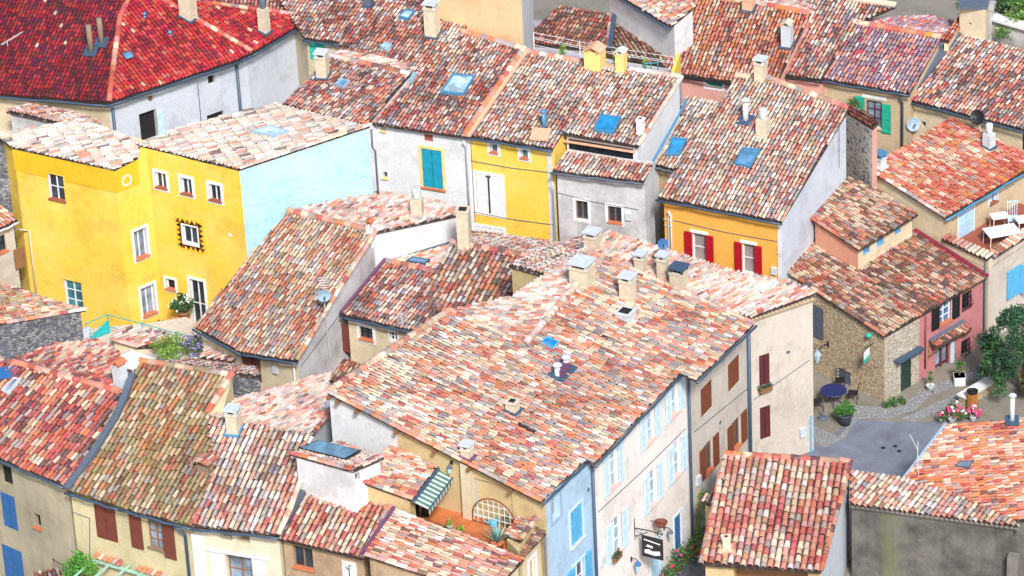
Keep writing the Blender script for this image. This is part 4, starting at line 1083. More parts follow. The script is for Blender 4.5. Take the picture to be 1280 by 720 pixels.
# white plaster on the upper part of the gable wall
H = H_cream = house('off white three storey house front with pale blue open shutters and a hanging sign', (800, 700), 0)
PCr = roof(H, pF, [(743, 580), (851, 466), (691, 392), (656, 432), (562, 388), (480, 443), (732, 574)], TL, 'mix', ridge=(2, 4), verge=(3,), gut=(0,))
rc_ = (pF.on((660, 425))-fo).dot(fin)
wl = walls(H, pF, [fo+fd*sb1, fo+fd*st0, pF.on((691, 392)), pF.on((656, 432)), pF.on((562, 388)), pF.on((480, 443))], [W_face]*6, 0, [0, .0, 0, 0, .1, 0])
WC = wl[0]
for bx in ((760, 561, 772, 611), (806, 512, 818, 554), (837, 474, 848, 520), (810, 586, 821, 634), (840, 551, 851, 597), (764, 645, 777, 694)):
    w, c, hw, hh = window(H, WC, bx, shut='pale blue shutter', pane=MC['facade glass'], sill='pink sill', nx=2, ny=3, surround=None)
window(H, WC, (843, 642, 853, 690), surround='pale blue shutter', sw=.08, pane=MC['deep blue shutter'], frame='deep blue shutter', nx=3, ny=4)
shutters(H, WC, (814, 676, 825, 735), 'door blue', 'pale blue shutter', 1, sw=.1)
a = FW.on((861, 480), .12); pipe(H, [a+Zu*.9, a-Zu*9], .06)
pipe(H, [PCr[1]-Zu*.12, PCr[1]-Zu*.12+fd*1.1], .06, name='gutter_end')
H = H_tan = house('tan house front with brown shutters, some open, between off white front and plain end wall', (900, 640), 0)
PTn = roof(H, pF, [(870, 475), (943, 405), (745, 318), (720, 358), (691, 392), (851, 466)], TL, 'mix', gut=(0,), ridge=(2, 3), verge=(1,))
rt_ = (pF.on((705, 375))-fo).dot(fin)
wl = walls(H, pF, [fo+fd*st0, fo+fd*st1, pF.on((745, 318)), pF.on((720, 358)), pF.on((691, 392))], [W_tan]*5, 0, [0, .2, 0, 0, 0])
WTn = wl[0]
for bx in ((876, 480, 890, 516), (910, 449, 924, 484)): shutters(H, WTn, bx, 'brown shutter', leaves=2)
for bx in ((880, 552, 891, 591), (915, 523, 926, 561)): window(H, WTn, bx, shut='brown shutter', pane=MC['window glass'], frame='timber', sill='terracotta sill', nx=2, ny=1)
a = FW.on((936, 425), .12); pipe(H, [a+Zu*.8, a-Zu*9], .075)
for (px, w_, h_, kd, mt, cp) in (((728, 352), .78, .75, 'slab', 'chim', 'slab grey'), ((785, 375), .52, .95, 'slab', 'chim', 'slab grey'), ((782, 398), .62, .35, 'open', 'slab grey', 'slab grey')):
    chimney(H, pF, px, w_, h_, kd, 'cream stone' if mt == 'chim' else mt, d=fd, cap=cp, flash=None)
skylight(H_cream, pF, [(676, 430), (683, 424), (699, 431), (691, 438)], 'sky shutter', 'azure glass', .12)
for q in ((697, 472), (708, 462)): flue_pipe(H_cream, pF, q, .12, .5, 'slab grey')
m = MB(); m.box(pF.on((703, 468))+Zu*.1, fd*.36, fin*.15, Zu*.28); m.build('flue_housing', MC['mauve flashing'], H_cream)
chimney(H_blue, pF, (641, 515), .42, .5, 'open', 'cream stone', d=fd)
chimney(H_blue, pF, (584, 573), .36, .45, 'slab', 'cream stone', d=fd, flash='mauve flashing', cap='slab grey')
# pale rear slope left of the white ridge
pR = Plane(pF.on((720, 358)), V((-pF.n.x, -pF.n.y, pF.n.z)))
A1, A0 = pF.on((656, 432)), pF.on((745, 318))
pR = descend(A1, V((A0.x, A0.y, A1.z)), .26)
H = H_tan
R1 = roof(H, pR, [(656.5, 431), (720, 358), (744, 319), (722, 322), (690, 338), (640, 372), (600, 378), (562, 388)], (100, -14), 'light', 'pale', wav=.03)
walls(H, pR, R1, W_beige, 0, .05, top=.12)
rr_ = RoofMesh(); rr_.caps(pF.on((656, 432))+Zu*.07, pF.on((720, 358))+Zu*.07, pF.n, 'palewhite', .15); rr_.build('ridge_tiles', TM['pale'], H_tan)
# end house
H = H_end = house('plain tan end house with maroon shutters and a pinkish white roof beside the terrace square', (980, 590), 0)
E0, E1 = FW.on((936, 398)), hz((1016, 371), 7.5); s938 = spar((938, 470))
e_ = E1-E0; pE = Plane(E0+Zu*.12, fin.cross(e_))
PE = roof(H, pE, [E0+fd*-.05-fin*.12+Zu*.12, E1-fin*.12+fd*.12+Zu*.12, pE.on((988, 352)), pE.on((920, 340)), pE.on((850, 318)), pE.on((760, 290)), E0+fin*9.5+Zu*.12], (-80, 29), 'pale', 'std', wav=.03)
se1 = (E1-fo).dot(fd)
E1g = V((E1.x, E1.y, 0))
wl = walls(H, pE, [fo+fd*st1, fo+fd*s938, E1g, E1g+fin*7.5, fo+fd*st1+fin*7.5], [W_tan]*5, 0, [0, 0, 0, 0, 0])
WE = wl[1]
WE.pr.cut += [k_ for k_ in WTn.pr.cut if (k_[0]-fo).dot(fd)+k_[1].length > st1-.1]
genoise(H, E0+Zu*.10, E1+Zu*.10, WE.n, W_beige, 2, -.05)
for bx in ((949, 443, 962, 481), (950, 508, 963, 548)): shutters(H, WE, bx, 'maroon shutter', leaves=2)
pipe(H, [WE.on((1014, 520), .06), WE.on((1014, 520), .06)-Zu*5], .04, MC['sky shutter'])
for (px, w_, h_) in (((801, 336), .42, .55), ((829, 348), .40, .95), ((849, 358), .60, .75)):
    b_ = pE.on(px); chimney(H, pE, px, w_, h_, 'slab', 'cream stone', d=fd, flash=None, cap='slab grey' if w_ < .5 else 'zinc')
chimney(H, pE, (741, 308), .56, .55, 'slab', 'cream stone', d=fd, flash=None, cap='slab grey')
# ---- long gable roof left of centre (in front of the blue wall)
H = H_J = house('pale house under the long rust brown tile slope against the light blue wall', (320, 460), 0)
pJ = eave((243, 410), (370, 450), 4.9, (100, -138))
P = roof(H, pJ, [(243, 409), (302, 440), (371, 451), (428, 356), (470, 290), (361, 264), (304, 329)], (100, -143), 'mix', 'dark', gut=(0, 1), cpal='warm', verge=(2, 3), ridge=(4,))
wl = walls(H, pJ, [(243, 409), (371, 451), (470, 290), (361, 264)], [W_cream, W_oldgrey, W_cream, W_cream], 0, [.3, .14, 0, .1])
WJ, WJr = wl[0], wl[1]
shutters(H, WJ, (303, 445, 326, 475), 'russet shutter', leaves=2)
a = WJ.on((367, 456), .08); pipe(H, [a+Zu*.2, a-Zu*4], .045, MC['slab grey'])
pJ2 = descend(P[5], P[4], .16)
Q2 = roof(H, pJ2, [P[4], P[5], pJ2.on((468, 240)), pJ2.on((520, 243)), pJ2.on((576, 262)), pJ2.on((574, 268))], (-70, 26), 'pale', 'pale')
ww = walls(H, pJ2, [Q2[0], Q2[5], Q2[4], Q2[2], Q2[1]], [W_white]*5, 0, [.06, .05, .05, .05, 0])
chimney(H, pJ2, (522, 268), .5, .8, 'pot', 'cream stone', d=V((1, -.2, 0)), flash=None, cap='slab grey')
chimney(H, pJ2, (580, 292), .52, 1.2, 'open', 'cream stone', d=V((1, -.2, 0)), flash=None)
chimney(H, pJ, (463, 290), .3, .4, 'tile', 'white paint', d=V((1, -.4, 0)), flash=None, cap='terracotta sill')
m = MB(); a, b = ww[0].on((482, 328), .06), ww[0].on((562, 304), .06); m.bar(a, b, .12, .10); m.build('flashing', MC['zinc'], H)
# ---- small houses K, K2
H = H_K = house('small cream house with black framed window and brown shutter under a short tile roof', (470, 430), 0)
pK = eave((428, 393), (520, 414), 5.4, (55, -66))
P = roof(H, pK, [(427, 393), (534, 417), (566, 345), (482, 327)], (55, -68), 'row', gut=(0,), ridge=(2,))
wl = walls(H, pK, [(427, 393), (534, 417), (566, 345), (482, 327)], W_cream, 0, [.3, .1, 0, .1])
W = wl[0]
window(H, W, (450, 409, 466, 425), surround='white paint', sw=.14, sill='terracotta sill', pane=MC['window glass'], frame='black shutter')
shutters(H, W, (423, 406, 437, 440), 'russet shutter', leaves=1)
window(H, W, (487, 415, 497, 427), surround='white paint', sw=.05, pane=MC['window glass'])
m = MB(); m.bar(P[0]+pK.n*.10, P[3]+pK.n*.12, .14, .14, side=pK.n); m.build('flashing', MC['mauve flashing'], H)
pb = descend(P[3], P[2], .10)
roof(H, pb, [P[2], P[3], pb.on((560, 304)), pb.on((585, 330))], (-60, 16), 'pale', 'pale')
skylight(H, pb, [(508, 329), (516, 324), (538, 328), (531, 333)], 'zinc', 'blue glass', .1)
walls(H, pb, [P[2], P[3], pb.on((560, 306)), pb.on((585, 330))], W_cream, 0, [0, .1, .1, .1])
# small dark awning roof below it
a, b = W.on((416, 446), .02), W.on((450, 452), .02); zc = a.z
pc = descend(V((a.x, a.y, zc)), V((b.x, b.y, zc)), .3, away=False)
q = lambda p, s_: V((p.x, p.y, zc))+W.n*s_-Zu*(.3*s_)
roof(H, pc, [q(a, 0), q(b, 0), q(b, 1.3), q(a, 1.3)], W.n-Zu*.3, 'dark', 'dark', name='canopy', th=.07)
H = H_K2 = house('small house with a coarse dark pink tile roof in front of the yellow house', (570, 400), 0)
pK2 = eave((520, 384), (620, 404), 5.6, (44, -78))
P = roof(H, pK2, [(520, 384), (618, 404), (664, 322), (565, 303)], (43, -80), 'row', 'dark', gut=(0,), ridge=(2,), sp=.22)
walls(H, pK2, [(520, 384), (618, 404), (664, 322), (565, 303)], W_beige, 0, [.3, .1, 0, .1])
pb = descend(P[3], P[2], .17)
PK = roof(H, pb, [P[2], P[3], pb.on((588, 289)), pb.on((640, 296)), pb.on((700, 303)), pb.on((745, 291)), pb.on((815, 312)), pb.on((745, 322)), pb.on((700, 338))], (-60, -22), 'pale', 'pale')
walls(H, pb, [P[2], P[3], pb.on((588, 291)), pb.on((815, 312)), pb.on((700, 338))], W_beige, 0, [0, .1, .1, .1, .1], top=.16)
# beige box dormer in front of it
H = house('little beige box room with pale tiles between the coarse pink roof and the big roof', (660, 360), 0)
pX = Plane(hz((638, 334), 8.6), V((.06, .16, 1)))
P = roof(H, pX, [(636, 331), (684, 344), (735, 318), (690, 306)], (60, -24), 'palewhite', 'pale')
walls(H, pX, [(636, 331), (684, 344), (735, 318), (690, 306)], W_terr, 0, .08)

# ---- lower left cluster
zb_ = 8.0
H = H_b1 = house('grimy cream house with blue shutters under the crimson tile roof at the left edge', (40, 700), 0)
p1 = eave((0, 573), (79, 606), 8.0, (100, -120))
P = roof(H, p1, [(-40, 556), (79, 606), (101, 580), (128, 532), (152, 491), (38, 459), (-40, 440)], (96, -122), 'rose', gut=(0,), ridge=(4, 5), cpal='coral', sp=.205, ex=.38)
wl = walls(H, p1, [(-40, 556), (79, 606), (152, 491), (-40, 440)], W_grime, 0, [.28, 0, 0, .1])
W = WB1 = wl[0]
pb = descend(P[5], P[4], .2)
roof(H, pb, [P[4], P[5], pb.on((18, 448)), pb.on((66, 430)), pb.on((118, 424)), pb.on((148, 440)), pb.on((158, 470))], (-80, 26), 'rose', 'pale')
walls(H, pb, [P[4], P[5], pb.on((18, 448)), pb.on((118, 426)), pb.on((158, 470))], W_grime, 0, [0, .1, .1, .1, .1])
m = MB()
F = [p1.on(q)+p1.n*.05 for q in ((166, 468), (158, 492), (146, 520), (124, 556), (102, 588), (84, 612))]
for i in range(5): m.bar(F[i], F[i+1], .28, .16, side=p1.n)
m.build('flashing', MC['lead'], H)
hole(H, W, (0, 582, 15, 607)); shutters(H, W, (3, 619, 20, 660), 'deep blue shutter', leaves=2)
shutters(H, W, (5, 686, 29, 730), 'deep blue shutter', leaves=2); hole(H, W, (43, 643, 51, 660), sill='terracotta sill')
chimney(H, p1, (151, 478), .42, .8, 'tile', 'slab grey', d=W.d, flash=None, cap='terracotta sill')
skylight(H, p1, [(4, 492), (20, 476), (27, 478), (11, 496)], 'slab grey', 'curtain glass', .2)
H = H_b2 = house('cream house with russet shutters under the mossy olive tile roof', (170, 700), 0)
p2 = eave((84, 614), (240, 658), 7.9, (100, -150))
P = roof(H, p2, [(83, 613), (150, 634), (240, 658), (268, 590), (258, 519), (290, 470), (235, 459), (176, 452)], (86, -152), 'moss', 'moss', gut=(0, 1), sp=.21, ex=.38, wav=.05)
rc = RoofMesh(); rc.caps(P[4]+Zu*.08, P[5]+Zu*.08, p2.n, 'coral', .15); rc.caps(P[5]+Zu*.06, P[7]+Zu*.06, p2.n, 'moss', .13); rc.build('ridge_tiles', TM['std'], H)
wl = walls(H, p2, [(83, 613), (240, 658), (290, 470), (176, 452)], stucco('straw plaster', (.64, .56, .34), (.36, .32, .17), .6, .6, .4, .5), 0, [.28, 0, 0, 0])
W = WB2 = wl[0]
window(H, W, (185, 646, 204, 686), frame='timber', pane=MC['curtain glass'], nx=2, ny=4, sill='weathered wood')
for bx in ((164, 639, 178, 684), (205, 651, 219, 697)):
    c, hw, hh = wbox(W, bx); m = MB(); leaf_board(m, c+W.n*.05, W, hw, hh); m.build('shutter', MC['russet shutter'], H)
shutters(H, W, (119, 628, 145, 675), 'russet shutter', leaves=2)
a = W.on((231, 664), .1); pipe(H, [a+W.n*.2-W.d*.5+Zu*.35, a+W.n*.2+Zu*.1, a-Zu*.2, a-Zu*7], .065)
a, b = W.on((68, 702), .02), W.on((94, 712), .02); m = MB(); m.tube([a, a+Zu*.15, a+Zu*.15+W.n*.1, b+W.n*.1], .02, 6); m.build('iron_rail', MC['black iron'], H)
# small broken dormer vent on the shared roof
q = p2.on((257, 586)); m = MB(); m.bar(q+Zu*.05, q+Zu*.35+V((.25, .1, .0)), .4, .05); m.box(q+Zu*.1, V((.22, -.1, 0)), V((.1, .25, 0)), Zu*.14); m.build('roof_vent', MC['weathered wood'], H)
R = RoofMesh(); f_ = V((p2.n.x, p2.n.y, 0)).normalized(); s_ = f_.cross(Zu)
for k in (-1, 1):
    n_ = (Zu+s_*k*.4).normalized(); c_ = q+Zu*.42+s_*(k*.16)
    for j in (-1, 0, 1): R.caps(c_-f_*.35+s_*(j*.12), c_+f_*.35+s_*(j*.12), n_, 'warm', .1, .35)
R.build('vent_tiles', TM['std'], H)
H = H_b3 = house('cream house with paired tiny windows under the faded cream pink tile roof', (290, 700), 0)
p3_ = p2
P3b = roof(H, p3_, [(240, 658), (348, 669), (362, 640), (378, 594), (391, 543), (306, 531), (258, 519), (268, 590)], (54, -128), 'light', 'pale', gut=(0,), verge=(1, 2), sp=.215, ex=.40, wav=.04)
wl = walls(H, p3_, [(240, 658), (348, 669), (391, 543), (262, 520)], stucco('straw white plaster', (.72, .66, .50), (.48, .42, .28), .5, .5, .4), 0, [.28, .1, 0, 0])
W = wl[0]
for bx in ((275, 663, 290, 675), (297, 666, 312, 679)): hole(H, W, bx, pane=MC['weathered wood'], depth=.3)
w, c, hw, hh = window(H, W, (284, 696, 316, 735), frame='timber', pane=MC['curtain glass'], nx=2, ny=2, depth=.3)
m = MB()
for k in (-1, 1): m.box(c+W.d*(k*(hw+.32))+W.n*.03, W.d*.30, W.n*.03, Zu*(hh*1.02))
m.box(c+Zu*(hh+.12)+W.n*.035, W.d*(hw+.75), W.n*.045, Zu*.05); m.build('shutter_panels', W_white, H)
m = MB(); q = W.on((247, 675), .02); m.box(V((q.x, q.y, 3.7)), W.d*.25, W.n*.03, Zu*3.7); m.build('pilaster', W_white, H)
chimney(H, p3_, (293, 541), .46, .9, 'slab', 'cream stone', d=W.d, flash='blue metal', cap='slab grey')
# pale rear slope above it
pQ = descend(P3b[6], P3b[4], .20)
PQ = roof(H, pQ, [P3b[4], P3b[5], P3b[6], pQ.on((290, 500)), pQ.on((330, 488)), pQ.on((384, 472)), pQ.on((414, 465)), pQ.on((408, 488)), pQ.on((404, 512)), pQ.on((417, 510))], (-90, 30), 'pale', 'pale', verge=(9,), cpal='rose')
walls(H, pQ, [P3b[4], P3b[6], pQ.on((330, 490)), pQ.on((414, 467)), pQ.on((417, 510))], W_ice, 0, [0, .1, .1, .1, .1])
# slate coloured wall stub with white tiles on its top
H = house('dark slate stone wall end with a whitish tiled top above the mossy roof', (305, 500), 0, 'stone wall', 'stone_wall', None)
pZ = Plane(hz((290, 468), 9.8), V((.02, .22, 1)))
P = roof(H, pZ, [(284, 466), (327, 471), (318, 459), (240, 449), (206, 452)], (-20, -8), 'pale', 'pale')
walls(H, pZ, [(288, 467), (327, 471), (318, 459), (250, 450)], W_slate, 0, .04)
H = H_b4 = house('stone patched house with one brown window under the bold red cream tile roof', (400, 715), 0)
p4 = eave((347, 674), (453, 697), 7.8, (40, -72))
P = roof(H, p4, [(346, 673), (453, 698), (496, 614), (458, 607), (382, 611)], (41, -82), 'candy', gut=(), verge=(1,), cpal='pale', sp=.215, ex=.35)
wl = walls(H, p4, [(346, 673), (453, 698), (496, 614), (382, 611)], W_warmstone, 0, [.28, .1, 0, .1])
W = wl[0]
window(H, W, (367, 684, 391, 711), frame='weathered wood', pane=MC['window glass'], nx=2, ny=1, sill='terracotta sill')
c, hw, hh = wbox(W, (428, 702, 446, 722)); m = MB(); m.box(c+W.n*.01, W.d*hw, W.n*.02, Zu*hh); o = m.build('wall_panel', W_white, H)
m = MB(); q = c+W.n*.04; m.tube([q-Zu*hh, q+Zu*.2, q+Zu*.22+W.d*.08], .02, 5); m.tube([q, q-W.d*.14+Zu*.1], .015, 5); m.build('iron_bracket', MC['black iron'], o)
m = MB(); m.bar(P[4]+p4.n*.08, P[0]+p4.n*.08, .3, .2, side=p4.n); m.build('flashing', MC['lead'], H)
# white stair box with a solar panel on top
H = H_box = house('white plastered box room with a tilted solar panel on its tile roof', (410, 615), 0)
zt_ = 10.4
pX = Plane(hz((400, 580), 10.3), V((-.02, .06, 1)))
P = roof(H, pX, [(364, 567), (441, 588), (480, 571), (425, 552)], (60, -30), 'pale', 'pale', verge=(0,), cpal='rose')
wl = walls(H, pX, [(366, 568), (441, 588), (478, 571), (425, 552)], W_white, 0, .06)
hole(H, wl[1], (444, 591, 450, 602))
# annex with awning and terrace
H = H_an = house('small terrace room with coral tiles and a striped awning over dark doors', (500, 640), 0)
zfl = 7.3
pN = eave((515, 624), (553, 574), 9.15, (-60, -22), lo=.16, hi=.3)
P = roof(H, pN, [(454, 602), (515, 624), (553, 574), (491, 551)], (-62, -22), 'warm', verge=(0,), ridge=(), gut=(1,), gmat=MC['zinc'])
wl = walls(H, pN, [(454, 602), (515, 624), (553, 574), (491, 551)], [W_terr, W_terr, W_terr, W_terr], 0, [.1, .15, .05, 0])
Wn = wl[1]
c, hw, hh = wbox(Wn, (522, 600, 546, 640)); 
qa, qb = Wn.on((517, 632)), Wn.on((550, 590))
qa.z = qb.z = 0; L = (qb-qa).length; cc = (qa+qb)/2+Zu*(zfl+.95)
Wn.pr.cut.append((cc, Wn.d*(L/2-.15), Wn.n*.25, Zu*.95))
m = MB()
for i in range(5): m.box(cc-Wn.n*.15+Wn.d*((L/2-.2)*(i/2-1)), Wn.d*.04, Wn.n*.03, Zu*.95)
o = m.build('door', MC['black shutter'], H); g = MB(); g.box(cc-Wn.n*.2, Wn.d*(L/2-.15), Wn.n*.012, Zu*.95); g.build('pane', MC['window glass'], o)
# awning: striped cloth
a0 = P[1]+Wn.n*.05-Zu*.12; b0 = P[2]+Wn.n*.05-Zu*.12
aw = [MB(), MB(), MB()]
N_ = 22
for i in range(N_):
    u0_, u1_ = i/N_, (i+1)/N_
    k_ = aw[i % 2]
    A_, B_ = a0.lerp(b0, u0_), a0.lerp(b0, u1_); o_ = Wn.n*.62-Zu*.22
    k_.add([A_, B_, B_+o_, A_+o_, B_+o_-Zu*.24, A_+o_-Zu*.24], [(0, 1, 2, 3), (3, 2, 4, 5)])
awn = aw[0].build('awning', paint('awning cloth', (.52, .56, .54), .8), H); aw[1].build('stripes', paint('awning green', (.07, .20, .17), .7), awn)
m = MB(); m.tube([a0+Zu*.05, b0+Zu*.05], .07, 8); m.tube([a0+Wn.n*.62-Zu*.20, b0+Wn.n*.62-Zu*.20], .03, 8); m.build('awning_roller', MC['zinc'], awn)
# terrace slab and front roof (b5)
H = H_b5 = house('front house with a tile slope below the orange floored roof terrace', (560, 715), 0)
p5b = eave((612, 742), (656, 698), 7.55, (-100, -46), lo=.2, hi=.32)
P5 = roof(H, p5b, [(456, 693), (612, 744), (656, 698), (600, 676), (550, 656), (495, 636)], (-100, -42), 'warm', verge=(0,), cpal='light', ex=.38)
wl = walls(H, p5b, [(456, 693), (612, 744), (656, 698), (495, 636)], [W_warmstone, W_cream, W_terr, W_terr], 0, [.18, .25, .05, .1])
WF5 = wl[1]
genoise(H, wl[0].on((456, 697)), wl[0].on((600, 742)), wl[0].n, W_beige, 1, .05) if False else None
m = MB(); m.bar(P5[0]+p5b.n*.05-V((.12, 0, 0)), P5[5]+p5b.n*.08-V((.08, 0, 0)), .12, .12, side=p5b.n); m.build('flashing', MC['mauve flashing'], H)
T_ = [hz(q, zfl) for q in ((500, 634), (515, 640), (646, 694), (672, 652), (600, 598), (545, 586))]
ar = sum(T_[i].x*T_[(i+1) % 6].y-T_[(i+1) % 6].x*T_[i].y for i in range(6))
m = MB(); m.prism(T_, -Zu*.25)
m_floor, nt, b_ = new_mat('terracotta paving')
tc = nod(nt, 'ShaderNodeTexCoord'); bt = nod(nt, 'ShaderNodeTexBrick', Scale=1.0); bt.offset = 0
for k_, v_ in (('Color1', (.62, .19, .06, 1)), ('Color2', (.52, .14, .045, 1)), ('Mortar', (.40, .17, .09, 1)), ('Mortar Size', .012), ('Brick Width', .3), ('Row Height', .3)): bt.inputs[k_].default_value = v_
mp = nod(nt, 'ShaderNodeMapping'); mp.inputs['Rotation'].default_value = (0, 0, .6); nt.links.new(tc.outputs['Object'], mp.inputs[0]); nt.links.new(mp.outputs[0], bt.inputs[0])
nn_ = noise(nt, 1.2, 5, tc.outputs['Object']); rr2 = ramp(nt, nn_.outputs[0], [(.35, (.75,)*3), (.7, (1.15,)*3)])
nt.links.new(mix(nt, 1, bt.outputs[0], rr2.outputs[0], 'MULTIPLY'), b_.inputs[0]); b_.inputs['Roughness'].default_value = .7
m.build('terrace_floor', m_floor, H)
# tiled parapets on the street side of the terrace
zp = zfl+.45
Bq = [hz(q, zp) for q in ((633, 675), (661, 642), (676, 644), (648, 689))]
walls(H, Plane(V((0, 0, zp)), Zu), Bq, W_terr, 0, 0, ztop=zp, name='parapet')
e1 = (Bq[1]-Bq[0]).normalized(); pcp = Plane(Bq[3]+Zu*.28, e1.cross((Bq[0]-Bq[3])-Zu*.24))
roof(H, pcp, [pcp.on(q) for q in ((631, 670), (659, 638), (676, 641), (651, 676))], (60, 8), 'warm', name='coping_tiles', th=.06, ridge=(2,))
pDk = eave((684, 660), (652, 698), 7.45, (-60, -24), t=.3)
roof(H, pDk, [(685, 658), (683, 667), (652, 699), (643, 691), (669, 653)], (-50, -22), 'dark', 'dark', name='apron_tiles', th=.07)
wl = walls(H, pDk, [(685, 659), (652, 698), (643, 691), (669, 653)], W_cream, 0, [.15, 0, .02, .02], name='street_wall')
window(H, wl[0], (662, 697, 670, 735), pane=MC['window glass'], surround='white paint', sw=.12)
pipe(H, [FW.on((681, 672), .1), FW.on((682, 720), .1)-Zu*5], .05, MC['lead'])
# gable wall pier and opening behind the terrace
g0 = WG.on((584, 600), .12); m = MB(); m.box(V((g0.x, g0.y, zfl+1.2)), WG.d*.2, WG.n*.14, Zu*1.25); m.build('pier', W_cream, H_blue)
hole(H_blue, WG, (594, 604, 640, 650), pane=W_terr, depth=.12)
gw0, gw1 = WG.on((412, 500), .012), WG.on((496, 540), .012)
m = MB(); zA = pF.z(gw0.x, gw0.y)-.16; zB_ = pF.z(gw1.x, gw1.y)-.16
m.prism([V((gw0.x, gw0.y, zA)), V((gw1.x, gw1.y, zB_)), V((gw1.x, gw1.y, 5)), V((gw0.x, gw0.y, 5))], -WG.n*.006); m.build('plaster_panel', W_white, H_blue)
m = MB()
for px in ((413, 496), (424, 504), (448, 517), (497, 543), (545, 567), (588, 590), (640, 612)):
    q = WG.on(px, .2); zq = pF.z(q.x, q.y)-.22; m.box(V((q.x, q.y, zq)), WG.n*.22, WG.d*.06, Zu*.07)
m.build('rafter_ends', MC['timber'], H_blue)

# ---- far left edge: slate walled roof and a grey house
H = house('slate stone walled house with a lichen covered low roof at the left edge', (60, 440), 0)
pU = Plane(hz((106, 388), 6.3), V((.10, -.10, 1)))
P = roof(H, pU, [(-30, 414), (8, 404), (60, 395), (107, 387), (60, 374), (0, 352), (-30, 345)], (60, -12), 'moss', 'pale', verge=(1, 2), cpal='mix')
walls(H, pU, [(-30, 414), (107, 388), (60, 375), (-30, 346)], W_slate, 0, [.08, .08, .1, .1])
H = house('taupe walled house with a brown hanging shutter and red tile corner at the left edge', (15, 340), 0)
pV = eave((-20, 296), (24, 278), 6.6, (-40, -30), t=.3)
P = roof(H, pV, [(-30, 300), (22, 275), (-2, 254), (-40, 250)], (-40, -30), 'coral', gut=(0,), gmat=MC['slab grey'])
wl = walls(H, pV, [(-30, 300), (22, 275), (-2, 254), (-40, 250)], W_tan, 0, [.2, .12, .1, .1])
W = wl[0]
window(H, W, (-12, 296, 8, 318), frame='black shutter', pane=MC['window glass'], sill='terracotta sill')
c, hw, hh = wbox(W, (17, 309, 30, 335)); m = MB(); leaf_board(m, c+W.n*.06, W, hw, hh); m.build('shutter', MC['timber'], H)
H = house('dark rubble stone stub beside the yellow house at the left edge', (8, 240), 0, 'stone wall', 'stone_wall', None)
a, b = hz((-20, 192), 9), hz((13, 190), 9)
walls(H, Plane(V((0, 0, 9)), Zu), [a, b, b+V((0, 1.2, 0)), a+V((0, 1.2, 0))], W_slate, 0, 0, ztop=9.2)

# ---- foreground right: hut and dark walled house
H = H_hut = house('small foreground hut with a bold red and cream tile roof and open dark front', (950, 715), 0)
pH = eave((876, 705), (1024, 714), 3.1, (20, -130), lo=.2, hi=.4)
P = roof(H, pH, [(876, 705), (1026, 715), (1063, 578), (906, 568)], (24, -134), 'candy', ridge=(2,), verge=(1, 3), cpal='rose', sp=.262, ex=.37, fat=.47)
wl = walls(H, pH, [(876, 705), (1026, 715), (1063, 578), (906, 568)], [W_terr, W_ice, W_ice, W_terr], 0, [.30, .05, 0, .12])
c, hw, hh = wbox(wl[0], (918, 712, 1010, 760)); wl[0].pr.cut.append((c, wl[0].d*hw, wl[0].n*.8, Zu*hh))
g = MB(); g.box(c-wl[0].n*.76, wl[0].d*hw, wl[0].n*.02, Zu*hh); g.build('shade_panel', MC['timber'], H)
chimney(H, pH, (908, 688), .30, .65, 'open', 'cream stone', d=V((1, 0, 0)), flash='peach mortar', cap='peach mortar')
# low side porch left of the hut
pp = eave((878, 628), (900, 634), 3.2, (20, -36), t=.25)
Pp = roof(H, pp, [(876, 627), (893, 633), (912, 600), (905, 594)], (20, -34), 'light', name='porch_roof')
walls(H, pp, [(877, 627), (893, 633), (912, 600), (905, 594)], W_terr, 0, [.1, .05, 0, .1], name='porch_wall')
W_grey2 = stucco('old grey mortar', (.25, .23, .20), (.10, .095, .09), .8, .6)
H = H_dark = house('house with blackened streaky plaster wall and a narrow pink tile apron in the lower right', (1170, 715), 0)
pW = eave((1064, 631), (1272, 659), 3.6, (40, -46), t=.26)
P = roof(H, pW, [(1063, 631), (1274, 659), (1262, 648), (1205, 622), (1130, 598), (1062, 589)], (46, -58), 'light', 'std', sp=.20, fat=.46)
a_, b_, c_ = pW.on((1130, 598)), pW.on((1262, 648)), hz((1180, 532), pW.on((1130, 598)).z+.45)
pV2 = plane3(a_, b_, c_)
P2 = roof(H, pV2, [a_, pW.on((1205, 622)), b_, pV2.on((1300, 652)), pV2.on((1310, 520)), pV2.on((1240, 526)), pV2.on((1182, 531))], (-100, 5), 'orange', 'std', verge=(), wav=.04)
wl = walls(H, pW, [(1063, 631), (1274, 659), pW.on((1262, 648)), pW.on((1062, 589))], [W_dark]*4, 0, [.16, .05, .05, .05])
nt = W_dark.node_tree; bs = nt.nodes['Principled BSDF']; base = bs.inputs['Base Color'].links[0].from_socket
tc = nod(nt, 'ShaderNodeTexCoord'); dp = nod(nt, 'ShaderNodeVectorMath', operation='DOT_PRODUCT'); nt.links.new(tc.outputs['Object'], dp.inputs[0]); dp.inputs[1].default_value = wl[0].d
c0 = (wl[0].on((1112, 680))-wloc(H)).dot(wl[0].d)
mr = nod(nt, 'ShaderNodeMath', operation='SUBTRACT'); nt.links.new(dp.outputs['Value'], mr.inputs[0]); mr.inputs[1].default_value = c0
ab = nod(nt, 'ShaderNodeMath', operation='ABSOLUTE'); nt.links.new(mr.outputs[0], ab.inputs[0])
nz = noise(nt, 1.1, 5, tc.outputs['Object'], .7); ad = nod(nt, 'ShaderNodeMath', operation='MULTIPLY_ADD'); nt.links.new(nz.outputs[0], ad.inputs[0]); ad.inputs[1].default_value = .9; nt.links.new(ab.outputs[0], ad.inputs[2])
rb = ramp(nt, ad.outputs[0], [(.45, (.6,)*3), (1.05, (0, 0, 0))])
nt.links.new(mix(nt, rb.outputs[0], base, (.17, .18, .085)), bs.inputs['Base Color'])
